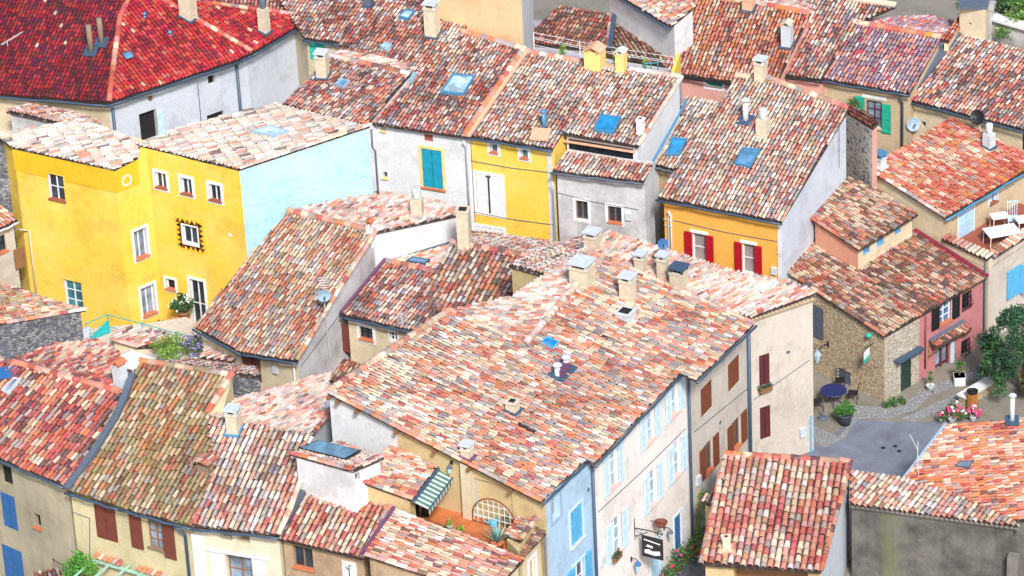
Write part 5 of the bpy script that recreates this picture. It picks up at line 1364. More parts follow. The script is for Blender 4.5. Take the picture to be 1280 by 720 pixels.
walls(H, pV2, [P2[0], P2[2], P2[3], P2[4], P2[6]], W_dark, 0, .1)
m = MB(); m.bar(P2[6]+Zu*.03, P2[0]+Zu*.03, .09, .12, side=pV2.n); m.build('flashing', MC['grey blue paint'], H)
genoise(H, P[0]-wl[0].n*.16, P[1]-wl[0].n*.16, wl[0].n, W_grey2, 2, .0)
skylight(H, pV2, [(1194, 586), (1200, 580), (1216, 579), (1212, 588)], 'lead', 'curtain glass', .12)
flue_pipe(H, pV2, (1265, 528), .10, 1.2, 'slab grey')
m = MB(); q0 = wl[0].on((1267, 694), .25); m.box(V((q0.x, q0.y, q0.z/2)), wl[0].d*.22, wl[0].n*.2, Zu*(q0.z/2)); m.build('buttress', W_grey2, H)
chimney(H, pV2, (1288, 516), .5, .35, 'open', 'rose', flash=None) if False else None
SUN_AZ = 170.0; EXPO = .50
# ------------------------------------------------------------------ ground
G = MB(); G.add([V((-400, -300, 0)), V((400, -300, 0)), V((400, 500, 0)), V((-400, 500, 0))], [(0, 1, 2, 3)])
struct(G.build('ground', stucco('packed street ground', (.26, .235, .19), (.15, .14, .12), .8, .3, .7, .8)))
def patch(name, px, mat, z):
    P = [hz(p, 0)+Zu*z for p in px]
    ar = sum(P[i].x*P[(i+1) % len(P)].y-P[(i+1) % len(P)].x*P[i].y for i in range(len(P)))
    if ar < 0: P = P[::-1]
    m = MB(); m.add(P, [tuple(range(len(P)))]); return struct(m.build(name, mat))
M_asph = stucco('blue grey asphalt', (.205, .23, .285), (.13, .14, .175), .9, .5, .9, .9)
M_cob = rubble('pale cobbles', [(.34, .35, .37), (.30, .31, .33), (.37, .38, .39), (.33, .33, .34)], (.25, .24, .22), 7, .07, (1, 1, 1))
patch('square_paving', [(1066, 524), (1140, 528), (1185, 527), (1130, 610), (990, 620), (1010, 566)], M_asph, .004)
patch('cobble_strip', [(1010, 530), (1048, 546), (1066, 526), (1050, 520), (1058, 508), (1128, 508), (1150, 488), (1168, 490), (1142, 514), (1110, 523), (1072, 524), (1056, 548), (1030, 560), (1008, 545)], M_cob, .008)
patch('cobble_strip', [(1126, 524), (1196, 492), (1240, 474), (1252, 478), (1206, 500), (1142, 528)], M_cob, .008)
patch('pavement', [(1168, 494), (1228, 470), (1218, 464), (1160, 484)], M_cob, .008)
m = MB()
for px in ((1104, 560), (1119, 558), (1124, 564)):
    m = MB(); m.lathe(hz(px, 0)+Zu*.008, [(.10, 0), (.10, .006)], 12); tag(m.build('drain_cover', MC['black iron']), 'small round dark drain cover set in the blue grey square paving', 'drain cover', 'drain covers in the square')
# alleys between the houses
patch('street', [(700, 760), (860, 700), (1010, 620), (1060, 660), (900, 820), (700, 900)], M_asph, .004)

# ------------------------------------------------------------------ plants
M_leaf = attr_mat('leaves', .6)
def leaves(m, c, r, n, size, cols, sq=(1, 1, 1), rnd=random):
    for _ in range(n):
        while True:
            d = V((rnd.uniform(-1, 1), rnd.uniform(-1, 1), rnd.uniform(-1, 1)))
            if .25 < d.length < 1: break
        d = d*(.55+.45*rnd.random())
        p = c+V((d.x*sq[0], d.y*sq[1], d.z*sq[2]))*r
        a = V((rnd.gauss(0, 1), rnd.gauss(0, 1), rnd.gauss(0, 1)+.3)).normalized(); b = a.orthogonal().normalized()
        b = (b*math.cos(6.3*rnd.random())+a.cross(b)*math.sin(6.3*rnd.random())).normalized(); e = a.cross(b)
        s_ = size*rnd.uniform(.6, 1.3); k = rnd.choice(cols); f = rnd.uniform(.7, 1.3); col = tuple(min(1, x*f) for x in k)
        m.add([p-b*s_, p+e*s_*.4, p+b*s_, p-e*s_*.4], [(0, 1, 2, 3)], col)
GRN = [(.05, .12, .03), (.07, .17, .035), (.035, .09, .03), (.10, .20, .05)]
LIM = [(.16, .30, .04), (.22, .36, .05), (.10, .24, .04)]
DKG = [(.02, .06, .025), (.03, .085, .035), (.04, .11, .05), (.015, .045, .025)]
def blossoms(m, c, r, n, cols, size=.05, sq=(1, 1, 1)):
    for _ in range(n):
        d = V((random.gauss(0, .6), random.gauss(0, .6), random.gauss(0, .5)+.3)); 
        if d.length > 1.1: d.normalize()
        m.ball(c+V((d.x*sq[0], d.y*sq[1], d.z*sq[2]))*r, size*random.uniform(.7, 1.2), 6, random.choice(cols))
def potted(name, label, base, pr, ph, potmat, clumps, cols, cat='potted plant', lsize=.07, n=120, bl=None, blc=None, group=None, square=False, bs=.05):
    t = thing(name, label, cat, base, group)
    m = MB()
    if square:
        m.box(base+Zu*ph/2, V((pr, 0, 0)), V((0, pr, 0)), Zu*ph/2); m.box(base+Zu*(ph-.03), V((pr+.02, 0, 0)), V((0, pr+.02, 0)), Zu*.03)
    else: m.lathe(base, [(pr*.62, 0), (pr*.9, ph*.75), (pr*.95, ph*.85), (pr*1.05, ph*.86), (pr*1.05, ph), (pr*.9, ph), (pr*.85, ph*.9)], 16)
    m.build('pot', potmat, t, not square)
    s_ = MB(); f = MB(); fl = MB()
    for (dx, dy, dz, r) in clumps:
        c = base+V((dx, dy, ph+dz)); s_.tube([base+Zu*ph*.8, base.lerp(c, .5)+V((dx*.1, 0, ph*.4)), c], .012, 5)
        leaves(f, c, r, n, lsize, cols)
        if bl: blossoms(fl, c, r, bl, blc, bs)
    s_.build('stems', MC['timber'], t); f.build('leaves', M_leaf, t, recalc=False)
    if bl: fl.build('blossoms', M_leaf, t)
    return t
# bushy tree by the terrace house
b = hz((1277, 490), 0); t = thing('bushy_tree', 'dense dark green bushy tree hiding the foot of the terrace house at the right edge', 'tree', b)
m = MB(); 
for k in range(5):
    a = k*1.3; m.tube([b, b+V((.15*math.cos(a), .15*math.sin(a), .8)), b+V((.7*math.cos(a), .6*math.sin(a), 1.9))], .09, 6, r2=.03)
m.build('trunk', MC['timber'], t)
f = MB()
for k in range(115):
    z = random.uniform(.8, 3.9); w = 2.0*math.sqrt(max(.05, 1-((z-1.5)/2.4)**2)); a = random.uniform(0, 6.28); q = w*math.sqrt(random.uniform(.25, 1))
    c = b+V((q*math.cos(a)*1.05, q*math.sin(a)*.9, z)); 
    leaves(f, c, random.uniform(.3, .5), 150, .085, [[(.025, .08, .025), (.04, .12, .04), (.05, .16, .045)], DKG, [(.03, .09, .045), (.04, .13, .06), (.02, .065, .035)]][k % 3])
f.build('crown', M_leaf, t, recalc=False)
# trees at the top right corner
for i, (px, r, lb) in enumerate((((1248, 16), 2.0, 'leafy green tree behind the capped pier at the upper right corner'), ((1285, 22), 2.2, 'leafy green tree cut by the right edge above the garden wall'))):
    b = hz(px, 7.0); b = V((b.x, b.y, 0)); t = thing('leafy_tree', lb, 'tree', b)
    m = MB(); m.tube([b, b+V((.1, 0, 3)), b+V((-.1, .1, 6))], .22, 8, r2=.1)
    for k in range(5): m.tube([b+Zu*(4+.4*k), b+V((1.3*math.cos(k*2.1), 1.2*math.sin(k*2.1), 6.2+.3*k))], .08, 6, r2=.03)
    m.build('trunk', MC['timber'], t); f = MB()
    for k in range(60):
        d = V((random.gauss(0, .55), random.gauss(0, .55), random.gauss(0, .5))); d = d if d.length < 1 else d.normalized()
        leaves(f, b+Zu*6.6+d*r, random.uniform(.35, .6), 80, .10, [GRN, LIM, [(.05, .16, .03), (.09, .24, .04)]][k % 3])
    f.build('crown', M_leaf, t, recalc=False)

# ------------------------------------------------------------------ terrace square
M_blue = paint('navy enamel', (.015, .025, .12), .45); M_iron = MC['black iron']
b = hz((1042, 506), 0); t = thing('round_table', 'round navy blue metal garden table by the stone cottage wall', 'table', b)
m = MB(); m.lathe(b+Zu*.72, [(.0, 0), (.56, 0), (.58, .015), (.57, .03), (0, .03)], 28); m.build('tabletop', M_blue, t)
for k in range(3):
    a = k*2.1+.4; m = MB(); m.tube([b+Zu*.71+V((.12*math.cos(a), .12*math.sin(a), 0)), b+V((.08*math.cos(a), .08*math.sin(a), .4)), b+V((.38*math.cos(a), .38*math.sin(a), .0))], .018, 6); m.build('leg', M_blue, t)
def iron_chair(px, rot, label):
    b = hz(px, 0); t = thing('garden_chair', label, 'chair', b, 'dark iron chairs around the navy table')
    fx = V((math.cos(rot), math.sin(rot), 0)); fy = V((-fx.y, fx.x, 0))
    m = MB(); m.box(b+Zu*.45, fx*.21, fy*.21, Zu*.015); m.build('seat', M_iron, t)
    m = MB(); 
    for s_ in (-1, 1): m.tube([b+fx*-.2+fy*(s_*.19)+Zu*.45, b+fx*-.27+fy*(s_*.18)+Zu*.9], .014, 6)
    for k in range(3): m.tube([b+fx*(-.21-.03*k)+fy*-.18+Zu*(.58+.15*k), b+fx*(-.21-.03*k)+fy*.18+Zu*(.58+.15*k)], .02, 6)
    m.build('backrest', M_iron, t)
    for i in (-1, 1):
        for j in (-1, 1):
            m = MB(); m.tube([b+fx*(i*.18)+fy*(j*.18)+Zu*.45, b+fx*(i*.22)+fy*(j*.2)], .014, 6); m.build('leg', M_iron, t)
iron_chair((1022, 512), .2, 'dark iron garden chair left of the navy table, half behind the end house corner')
iron_chair((1066, 502), 2.9, 'dark iron garden chair right of the navy table, nearest the stone cottage')
iron_chair((1050, 486), -1.7, 'dark iron garden chair behind the navy table against the stone wall')
b = hz((1028, 523), 0); t = thing('parasol_stand', 'grey empty parasol stand with upright tube beside the navy table', 'parasol stand', b)
m = MB(); m.lathe(b, [(.22, 0), (.22, .05), (.16, .10), (.04, .12), (.035, .12)], 16); m.build('base', MC['lead'], t)
m = MB(); m.tube([b+Zu*.1, b+Zu*.95], .025, 8); m.build('pole', MC['lead'], t)
potted('potted_shrub', 'bright green shrub in a dark grey planter on the cobbles of the square', hz((1056, 530), 0), .36, .55, paint('anthracite pot', (.05, .06, .075), .6), [(0, 0, .2, .33), (.28, .05, .12, .26), (-.28, .0, .14, .27), (.05, .2, .3, .26)], [(.06, .20, .03), (.10, .28, .04), (.04, .14, .03)], n=260, lsize=.055)
# flower planter
for px, lb, r in (((1190, 530), 'flowering plant with pink and white blossoms at the edge of the square, larger one', .42), ((1216, 527), 'smaller pink flowering plant beside the wooden litter bin', .22)):
    potted('flower_pot', lb, hz(px, 0), .16, .3, MC['slab grey'], [(0, 0, .3, r), (.35*r/.4, 0, .15, r*.7), (-.4*r/.4, 0, .1, r*.7), (0, 0, .62*r/.42, r*.7)], GRN, n=140, lsize=.06, bl=7, blc=[(.72, .04, .18), (.78, .10, .25), (.8, .7, .7)], bs=.075, cat='flowers')
# bench
a, b2 = hz((1202, 508), 0), hz((1246, 482), 0); d = (b2-a).normalized(); n = V((-d.y, d.x, 0)); c = (a+b2)/2
t = thing('stone_bench', 'long stone bench with a white slab seat on the square', 'bench', c)
L = (b2-a).length/2
m = MB(); m.box(c+Zu*.48, d*L, n*.27, Zu*.05); m.build('seat', MC['white paint'], t)
m = MB(); m.box(c+Zu*.215, d*(L-.06), n*.2, Zu*.215); m.build('base', W_stone, t)
b = hz((1215, 511), 0); t = thing('litter_bin', 'round timber slatted litter bin in front of the white bench', 'litter bin', b)
m = MB(); m.lathe(b, [(.20, .06), (.20, .84)], 14); m.build('liner', M_iron, t)
m = MB()
for k in range(14):
    q = 2*math.pi*k/14; u = V((math.cos(q), math.sin(q), 0)); m.box(b+u*.225+Zu*.45, u*.012, V((-u.y, u.x, 0))*.04, Zu*.36)
m.build('slats', paint('varnished timber', (.42, .17, .04), .5), t)
m = MB(); m.lathe(b+Zu*.84, [(.23, 0), (.25, .02), (.25, .08), (.2, .1), (.17, .02)], 16); m.build('rim', M_iron, t)
potted('potted_shrub', 'leggy plant in a square white pot by the pink house door', hz((1196, 478), 0)+V((.1, -.1, 0)), .24, .42, MC['white paint'], [(0, 0, .35, .2), (.1, 0, .6, .18), (-.1, .05, .5, .16)], GRN, square=True, n=40)
potted('potted_shrub', 'small round grey pot with a thin plant left of the pink house door', hz((1163, 488), 0), .19, .28, MC['slab grey'], [(0, 0, .3, .16), (.0, .05, .55, .14)], GRN, n=35)
for px, lb in (((1112, 506), 'low green weeds growing at the stone cottage corner, left clump'), ((1122, 502), 'low green weeds growing beside the stone cottage doorstep, right clump')):
    b = hz(px, 0)+V((0, -.15, 0)); f = MB()
    for k in range(5): leaves(f, b+V((random.uniform(-.3, .3), random.uniform(-.1, .1), .14)), .2, 50, .06, GRN)
    tag(f.build('weeds', M_leaf, recalc=False), lb, 'weeds')
# wall lamp, sign, small things on the stone wall
def lantern(W, px, label, col='slab grey', arm=.35, s=1.0):
    p = W.on(px); t = thing('wall_lantern', label, 'lantern', V(p))
    m = MB(); m.tube([p+Zu*.25*s, p+Zu*.3*s+W.n*arm*.5, p+Zu*.22*s+W.n*arm], .018, 6); m.box(p+Zu*.2*s, W.d*.05, W.n*.015, Zu*.14*s); m.build('bracket', M_iron, t)
    q = p+W.n*arm-Zu*.12*s
    m = MB(); m.lathe(q, [(.07*s, -.2*s), (.13*s, .12*s)], 6); m.build('lantern_glass', MC['sky glass'], t)
    m = MB(); m.lathe(q+Zu*.12*s, [(.17*s, 0), (.15*s, .05*s), (.05*s, .18*s), (.02*s, .24*s)], 6); m.lathe(q-Zu*.24*s, [(.03*s, 0), (.08*s, .04*s)], 6); m.build('lantern_cap', MC[col], t)
    return t
lantern(WS, (1035, 436), 'pale grey lantern on a bracket on the rubble stone wall', 'grey blue paint', .7, 1.1)
p = WS.on((1092, 440)); t = thing('hanging_sign', 'small white and green hanging sign near the corner of the stone cottage', 'sign', V(p))
m = MB(); m.tube([p+Zu*.45, p+WS.n*.75+Zu*.45], .018, 6); m.build('bracket', M_iron, t)
q = p+WS.n*.45; dd = (WS.n+WS.d*.3).normalized(); m = MB(); m.box(q+Zu*.12, dd*.28, V((-dd.y, dd.x, 0))*.02, Zu*.16); m.build('board', MC['white paint'], t)
m = MB(); m.box(q-Zu*.14, dd*.28, V((-dd.y, dd.x, 0))*.025, Zu*.09); m.build('band', MC['aqua shutter'], t)
p = WS.on((1086, 418), .12); t = thing('wall_lamp', 'little green wall lamp just under the stone cottage eave', 'lamp', V(p)); m = MB(); m.lathe(p-Zu*.1, [(.03, .16), (.13, .1), (.12, .0), (.05, -.05)], 10); m.build('shade', MC['aqua shutter'], t)
# ------------------------------------------------------------------ street front: sign, lanterns, pots, climbers
p = WC.on((793, 660)); t = thing('hanging_sign', 'black hanging sign board with pale emblem on a scrolled iron bracket over the blue door', 'sign', V(p))
L_ = 1.25
m = MB(); m.tube([p+Zu*.45, p-Zu*.55], .028, 6); m.tube([p+WC.n*.02, p+WC.n*L_*.5+Zu*.05, p+WC.n*L_], .024, 6)
m.tube([p-Zu*.35]+[p+WC.n*(.1+.25*k)+Zu*(-.35+.16*k) for k in range(3)], .018, 6)
m.tube([p+WC.n*L_+V((0, 0, .14*math.sin(a*.7)))+WC.n*(.12*math.cos(a*.7)-.12) for a in range(8)], .018, 5)
m.build('bracket', M_iron, t)
q = p+WC.n*.78-Zu*.72; m = MB(); m.box(q, WC.n*.46, WC.d*.03, Zu*.48); o = m.build('board', M_iron, t)
sw = WC.d*(-1 if WC.d.dot(fw) > 0 else 1)
m = MB()
for s_ in (-1, 1):
    e = WC.d*(s_*.034); k_ = WC.d*.005
    m.prism([q+e+WC.n*x_+Zu*y_ for x_, y_ in ((-.36, .30), (.36, .22), (.36, .27), (-.36, .35))], k_)
    m.prism([q+e+WC.n*x_+Zu*y_ for x_, y_ in ((-.34, -.30), (.10, -.34), (.36, -.26), (.33, -.08), (.20, -.12), (.02, -.16), (-.16, -.10), (-.34, -.16))], k_)
    m.prism([q+e+WC.n*x_+Zu*y_ for x_, y_ in ((-.28, .02), (.0, -.02), (.05, .07), (-.2, .12))], k_)
m.build('emblem', MC['white paint'], o)
m = MB()
for k in (.3, .95): m.tube([p+WC.n*k, p+WC.n*k-Zu*.26], .01, 5)
m.build('chain', M_iron, t)
lantern(WC, (789, 704), 'black lantern beside the blue door, lower left of the hanging sign', 'deep blue shutter', .3, .9)
lantern(WC, (830, 664), 'black lantern above the blue door, right of the hanging sign', 'lead', .3, .75)
p = WC.on((826, 655), .45); t = thing('hanging_pot', 'round rust red bowl on a wall bracket beside the hanging sign', 'pot', V(p))
m = MB(); m.lathe(p-Zu*.16, [(.05, 0), (.2, .1), (.28, .26), (.26, .26), (.18, .12)], 16); m.build('bowl', MC['russet shutter'], t, True)
m = MB(); m.tube([p+Zu*.05-WC.n*.45, p+Zu*.05], .015, 5); m.build('bracket', M_iron, t)
b = hz((846, 716), 0)
t = thing('flowering_bush', 'green bush with pink flowers at the foot of the off white front', 'bush', b); f = MB(); fl = MB(); m = MB()
for (dx, dy, z, r) in ((0, 0, .4, .5), (.6, .6, .4, .45), (-.4, -.7, .35, .45), (.8, 1.1, .6, .4), (.2, .3, .8, .4)):
    m.tube([b, b+V((dx*.6, dy*.6, z*.6)), b+V((dx, dy, z))], .02, 5)
    leaves(f, b+V((dx, dy, z)), r, 190, .08, LIM if z > .9 else GRN); blossoms(fl, b+V((dx, dy, z)), r, 2, [(.75, .03, .10), (.7, .05, .3)], .06)
m.build('stems', MC['timber'], t); f.build('leaves', M_leaf, t, recalc=False); fl.build('blossoms', M_leaf, t)
for k, (px, z0, z1, lb) in enumerate((((872, 640), 1.0, 3.2, 'green climber growing up the blue downpipe at the tan house'),)):
    t = thing('climbing_plant', lb, 'climber', FW.on((866, 690), .1)); f = MB(); m = MB()
    pts = [FW.on((866+2*i, 690-14*i), .12) for i in range(6)]
    m.tube(pts, .02, 5)
    for i, q in enumerate(pts): leaves(f, q+fd*.15+(-fin)*.08, .32, 90, .07, LIM)
    m.build('stems', MC['timber'], t); f.build('leaves', M_leaf, t, recalc=False)
potted('potted_shrub', 'red flowering plant in a pot at the corner below the climbing plant', hz((870, 700), 0), .2, .3, MC['white paint'], [(0, 0, .15, .22)], GRN, n=90, bl=10, blc=[(.7, .05, .03)])
for (W, px, lb) in ((WE, (957, 486), 'dark green trailing plant in a window box under the upper maroon shutters'), (WC, (771, 696), 'dark green plant in a window box on the lowest pale blue shuttered window')):
    p = W.on(px, .15); t = thing('window_box', lb, 'window box', V(p)); m = MB(); m.box(p-Zu*.02, W.d*.3, W.n*.1, Zu*.1); m.build('box', MC['timber'], t)
    f = MB()
    for k in range(4): leaves(f, p+W.d*(-.24+.16*k)+Zu*.1, .17, 60, .05, DKG)
    f.build('leaves', M_leaf, t, recalc=False)
# ------------------------------------------------------------------ dishes and antennas
def dish(p, aim, r, label, mat='slab grey', mast=None):
    t = thing('satellite_dish', label, 'satellite dish', V(p)); a = aim.normalized()
    m = MB(); m.lathe(p, [(0.02, .0), (r*.5, r*.06), (r*.85, r*.2), (r, r*.3), (r*.98, r*.32), (r*.83, r*.23), (r*.5, r*.1), (.02, r*.04)], 22, ax=a); m.build('reflector', MC[mat], t, True)
    m = MB(); e = p+a*(r*.95); m.tube([p-Zu*r*.85+a*r*.25, p-Zu*r*.4+a*r*.9, e], .015, 5); m.box(e, a*.06, V((.04, 0, 0)), Zu*.04); m.build('feed_arm', MC['lead'], t)
    if mast is not None: m = MB(); m.tube([p-a*.03, p-a*.12-Zu*.1, mast], .022, 6); m.build('mast', MC['slab grey'], t)
    return t
pm = WJr.on((412, 440), .12); pt = V((pm.x, pm.y, pm.z))
top = pm+Zu*2.9; dish(top+V((-.05, -.15, 0)), V((.15, -1, .05)), .30, 'round pale dish on a tall pole against the grey gable of the long roof house', 'grey blue paint', pm-Zu*.3)
m = MB(); c = top+Zu*.55
m.tube([top, top+Zu*.75], .018, 6)
for k in range(5): m.tube([c+V((-.24+.02*k, -.05, .22-.12*k)), c+V((.24-.02*k, -.05, .22-.12*k))], .02, 5)
tag(m.build('aerial', MC['slab grey']), 'small rung aerial above the round pale dish on the tall pole', 'antenna')
a = W10.on((1141, 155), .35); dish(a, V((.2, -1, .3)), .34, 'large pale dish on the ochre wall beside the grey downpipe', 'grey blue paint', W10.on((1138, 170), .0))
a = pT.on((1222, 165))+Zu*.75; dish(a, V((-.5, -.8, .5)), .36, 'black dish on the ridge of the coral roof next to the small chimney', 'black iron', pT.on((1226, 170)))
a = pE.on((829, 340))+Zu*1.35; dish(a, V((.3, -1, .4)), .24, 'dark blue dish on top of the middle chimney near the red shutters', 'deep blue shutter', a-Zu*.5)
a = W7.on((836, 300), .1); m = MB(); m.tube([a-Zu*1.6, a+Zu*1.3], .022, 6); m.tube([a+Zu*1.0-W7.d*.25, a+Zu*1.0+W7.d*.25], .014, 5); m.tube([a+Zu*.7-W7.d*.2, a+Zu*.7+W7.d*.2], .014, 5)
tag(m.build('aerial', MC['slab grey']), 'thin aerial mast at the left edge of the orange house front', 'antenna')
a = pK.on((503, 408))+Zu*.25; t = thing('aerial', 'tangled grey aerial on the eave of the small cream house', 'antenna', V(a)); m = MB()
m.tube([a-Zu*.5, a+Zu*.4], .02, 6)
for k in range(6): m.tube([a+V((-.22, -.1, -.1+.09*k)), a+V((.22, .1, -.05+.09*k))], .014, 5)
m.build('rods', MC['slab grey'], t)
for px, lb in (((9, 430), 'dark blue grey aerial standing on the crimson roof at the left edge'),):
    a = p1.on((10, 466)); t = thing('aerial', lb, 'antenna', V(a)); m = MB(); m.tube([a, a+Zu*1.5], .03, 6)
    for k in range(7): m.tube([a+V((-.35+.02*k, 0, .55+.14*k)), a+V((.3-.02*k, .1, .6+.14*k))], .016, 5)
    m.build('rods', MC['lead'], t)
    m = MB(); m.box(a+V((.1, -.1, .06)), V((.5, 0, 0)), V((0, .3, .08)), Zu*.03); m.build('base_plate', MC['deep blue shutter'], t)
a = pl_.on((10, 60)); t = thing('aerial', 'thin rod aerial over the darker slope of the red mansion roof', 'antenna', V(a)); m = MB(); m.tube([a+V((-.3, 0, .2)), a+V((.75, .1, .75))], .02, 5); m.tube([a+V((-.3, .1, .1)), a+V((.6, .15, .6))], .014, 5); m.tube([a-Zu*.1, a+Zu*.4], .02, 5); m.build('rods', MC['slab grey'], t)
# lamp on the yellow house corner
# cable in front of the dark wall
a = pV2.on((1147, 592)); m = MB(); m.tube([a, a+Zu*1.5], .02, 6); m.tube([a+Zu*1.4+V((-.3, .3, .3)), a+Zu*1.1], .012, 5); m.tube([a+Zu*.4, a+V((.05, -1.2, -.9)), a+V((.25, -1.6, -3.6))], .012, 5)
tag(m.build('antenna_mast', MC['slab grey']), 'thin antenna mast and cable by the pink tile apron over the dark wall', 'antenna')

# ------------------------------------------------------------------ roof terrace beside the coral roof
zt2 = zt+.03
def garden_table(p, label, lx=.55, ly=.4, rot=.3):
    t = thing('terrace_table', label, 'table', p, 'white tables on the roof terrace'); x = V((math.cos(rot), math.sin(rot), 0)); y = V((-x.y, x.x, 0))
    m = MB(); m.box(p+Zu*.71, x*lx, y*ly, Zu*.02); m.build('tabletop', MC['white paint'], t)
    for i in (-1, 1):
        for j in (-1, 1):
            m = MB(); m.tube([p+x*(i*(lx-.07))+y*(j*(ly-.07))+Zu*.7, p+x*(i*(lx-.04))+y*(j*(ly-.04))], .02, 6); m.build('leg', MC['white paint'], t)
garden_table(hz((1252, 306), zt2), 'large white rectangular table on the roof terrace, nearest the parapet', .75, .48, .25)
garden_table(hz((1249, 287), zt2), 'small white table beside the folded chairs on the roof terrace', .40, .3, .2)
garden_table(hz((1280, 291), zt2), 'white table cut by the right edge on the roof terrace', .4, .35, .2)
p = hz((1266, 283), zt2); t = thing('terrace_chair', 'pale blue white plastic chair with tall back on the roof terrace', 'chair', p)
m = MB(); m.box(p+Zu*.42, V((.24, .05, 0)), V((-.05, .24, 0)), Zu*.02); m.build('seat', MC['pale blue shutter'], t)
m = MB()
for k in range(5): m.bar(p+V((-.2+.1*k, .24, .42)), p+V((-.22+.11*k, .34, 1.15)), .06, .02)
m.bar(p+V((-.25, .33, 1.1)), p+V((.25, .35, 1.1)), .06, .03); m.build('backrest', MC['pale blue shutter'], t)
for i in (-1, 1):
    for j in (-1, 1):
        m = MB(); m.tube([p+V((i*.2, j*.2, .42)), p+V((i*.24, j*.24, 0))], .02, 6); m.build('leg', MC['pale blue shutter'], t)
p = hz((1231, 296), zt2); m = MB(); m.lathe(p, [(.1, 0), (.13, .25), (.08, .38), (.05, .5)], 10); tag(m.build('jug', MC['lead'], smooth=True), 'dark jug standing on the terrace floor near the pale blue door', 'jug')
p = hz((1253, 313), zt2); f = MB()
for k in range(6): leaves(f, p+V((-.35+.15*k, -.05+.05*k, .22)), .2, 60, .05, LIM)
tag(f.build('herb_bed', M_leaf, recalc=False), 'low bright green plants along the parapet below the large white table', 'plants')

# ------------------------------------------------------------------ orange floored terrace
p = hz((568, 632), zfl); t = thing('lounge_chair', 'grey green folding chair against the terrace wall left of the pier', 'chair', p)
M_gc = paint('grey green canvas', (.28, .33, .27), .7)
m = MB(); m.box(p+V((0, 0, .38)), V((.26, -.08, 0)), V((.06, .22, -.02)), Zu*.02); m.build('seat', M_gc, t)
m = MB(); m.box(p+V((.1, .3, .72)), V((.26, -.08, 0)), V((.02, .06, .33)), V((.0, .02, -.003))); m.build('backrest', M_gc, t)
for i in (-1, 1):
    for j in (-1, 1):
        m = MB(); m.tube([p+V((i*.25+.04*j, -i*.08+j*.2, .38)), p+V((i*.25-.04*j, -i*.08-j*.2, 0))], .016, 5); m.build('leg', MC['slab grey'], t)
# round topped iron trellis leaning on the wall
W = WG; c0_ = W.on((617, 640), .25); c0_.z = zfl; t = thing('iron_trellis', 'rusty arched iron trellis panel leaning on the terrace wall', 'trellis', V(c0_))
m = MB(); R_ = .95; x = W.d; up = (Zu*1-W.n*-.0).normalized()
arc = [c0_+x*(R_*math.cos(a))+Zu*(.25+.95*math.sin(a))+W.n*.0 for a in [math.pi*k/16 for k in range(17)]]
m.tube([c0_+x*R_]+arc+[c0_-x*R_, c0_+x*R_], .028, 6); m.build('frame', MC['russet shutter'], t)
m = MB()
for k in range(-3, 4):
    xx = R_*k/4; h = .25+.95*math.sqrt(1-(k/4)**2); m.tube([c0_+x*xx, c0_+x*xx+Zu*h], .014, 5)
for k in range(1, 4):
    zz = .3*k; w_ = R_*math.sqrt(max(0, 1-((zz-.25)/.95)**2)) if zz > .25 else R_; m.tube([c0_-x*w_+Zu*zz, c0_+x*w_+Zu*zz], .014, 5)
m.build('bars', MC['white paint'], t)
p = hz((606, 643), zfl); t = thing('step_ladder', 'small white folding steps in front of the arched trellis', 'step ladder', p); m = MB()
for s_ in (-1, 1):
    m.tube([p+x*(s_*.2), p+x*(s_*.15)+Zu*1.0-W.n*.1], .02, 5); m.tube([p+x*(s_*.2)-W.n*.5, p+x*(s_*.15)+Zu*1.0-W.n*.1], .02, 5)
for k in range(1, 4): m.bar(p+x*-.19+Zu*(.25*k)-W.n*(.025*k), p+x*.19+Zu*(.25*k)-W.n*(.025*k), .10, .02)
m.build('frame', MC['white paint'], t)
p = hz((650, 652), zfl); t = thing('log_stack', 'brown wood pile under the yellow tub on the terrace', 'wood pile', p); m = MB()
for i in range(3):
    for j in range(3): m.tube([p+x*(-.35+.3*i)+Zu*(.12+.22*j)+W.n*.3, p+x*(-.35+.3*i)+Zu*(.12+.22*j)-W.n*.2], .12, 8)
m.build('logs', MC['weathered wood'], t)
q = p+Zu*.72; t = thing('plastic_tub', 'yellow plastic tub on the wood pile', 'tub', q); m = MB(); m.lathe(q, [(.26, 0), (.38, .26), (.41, .27), (.41, .30), (.36, .29), (.24, .03)], 20); m.build('shell', paint('yellow plastic', (.85, .62, .03), .4), t, True)
p = hz((617, 657), zfl); t = thing('watering_can', 'light blue watering can on the orange terrace floor', 'watering can', p); M_wc = paint('light blue plastic', (.10, .42, .58), .4)
m = MB(); m.lathe(p, [(.16, 0), (.17, .05), (.15, .24), (.08, .27)], 14); m.build('body', M_wc, t, True)
m = MB(); m.tube([p+V((-.14, 0, .08)), p+V((-.3, -.02, .22)), p+V((-.38, -.02, .3))], .028, 6); m.build('spout', M_wc, t); m = MB(); m.tube([p+V((.05, 0, .26)), p+V((.14, 0, .38)), p+V((.2, 0, .25)), p+V((.16, 0, .1))], .018, 6); m.build('handle', M_wc, t)
p = hz((622, 686), zfl); t = thing('agave', 'spiky blue green agave in a pot on the terrace edge', 'agave', p)
m = MB(); m.lathe(p, [(.2, 0), (.26, .3), (.28, .32), (.24, .32)], 14); m.build('pot', MC['terracotta sill'], t, True)
m = MB()
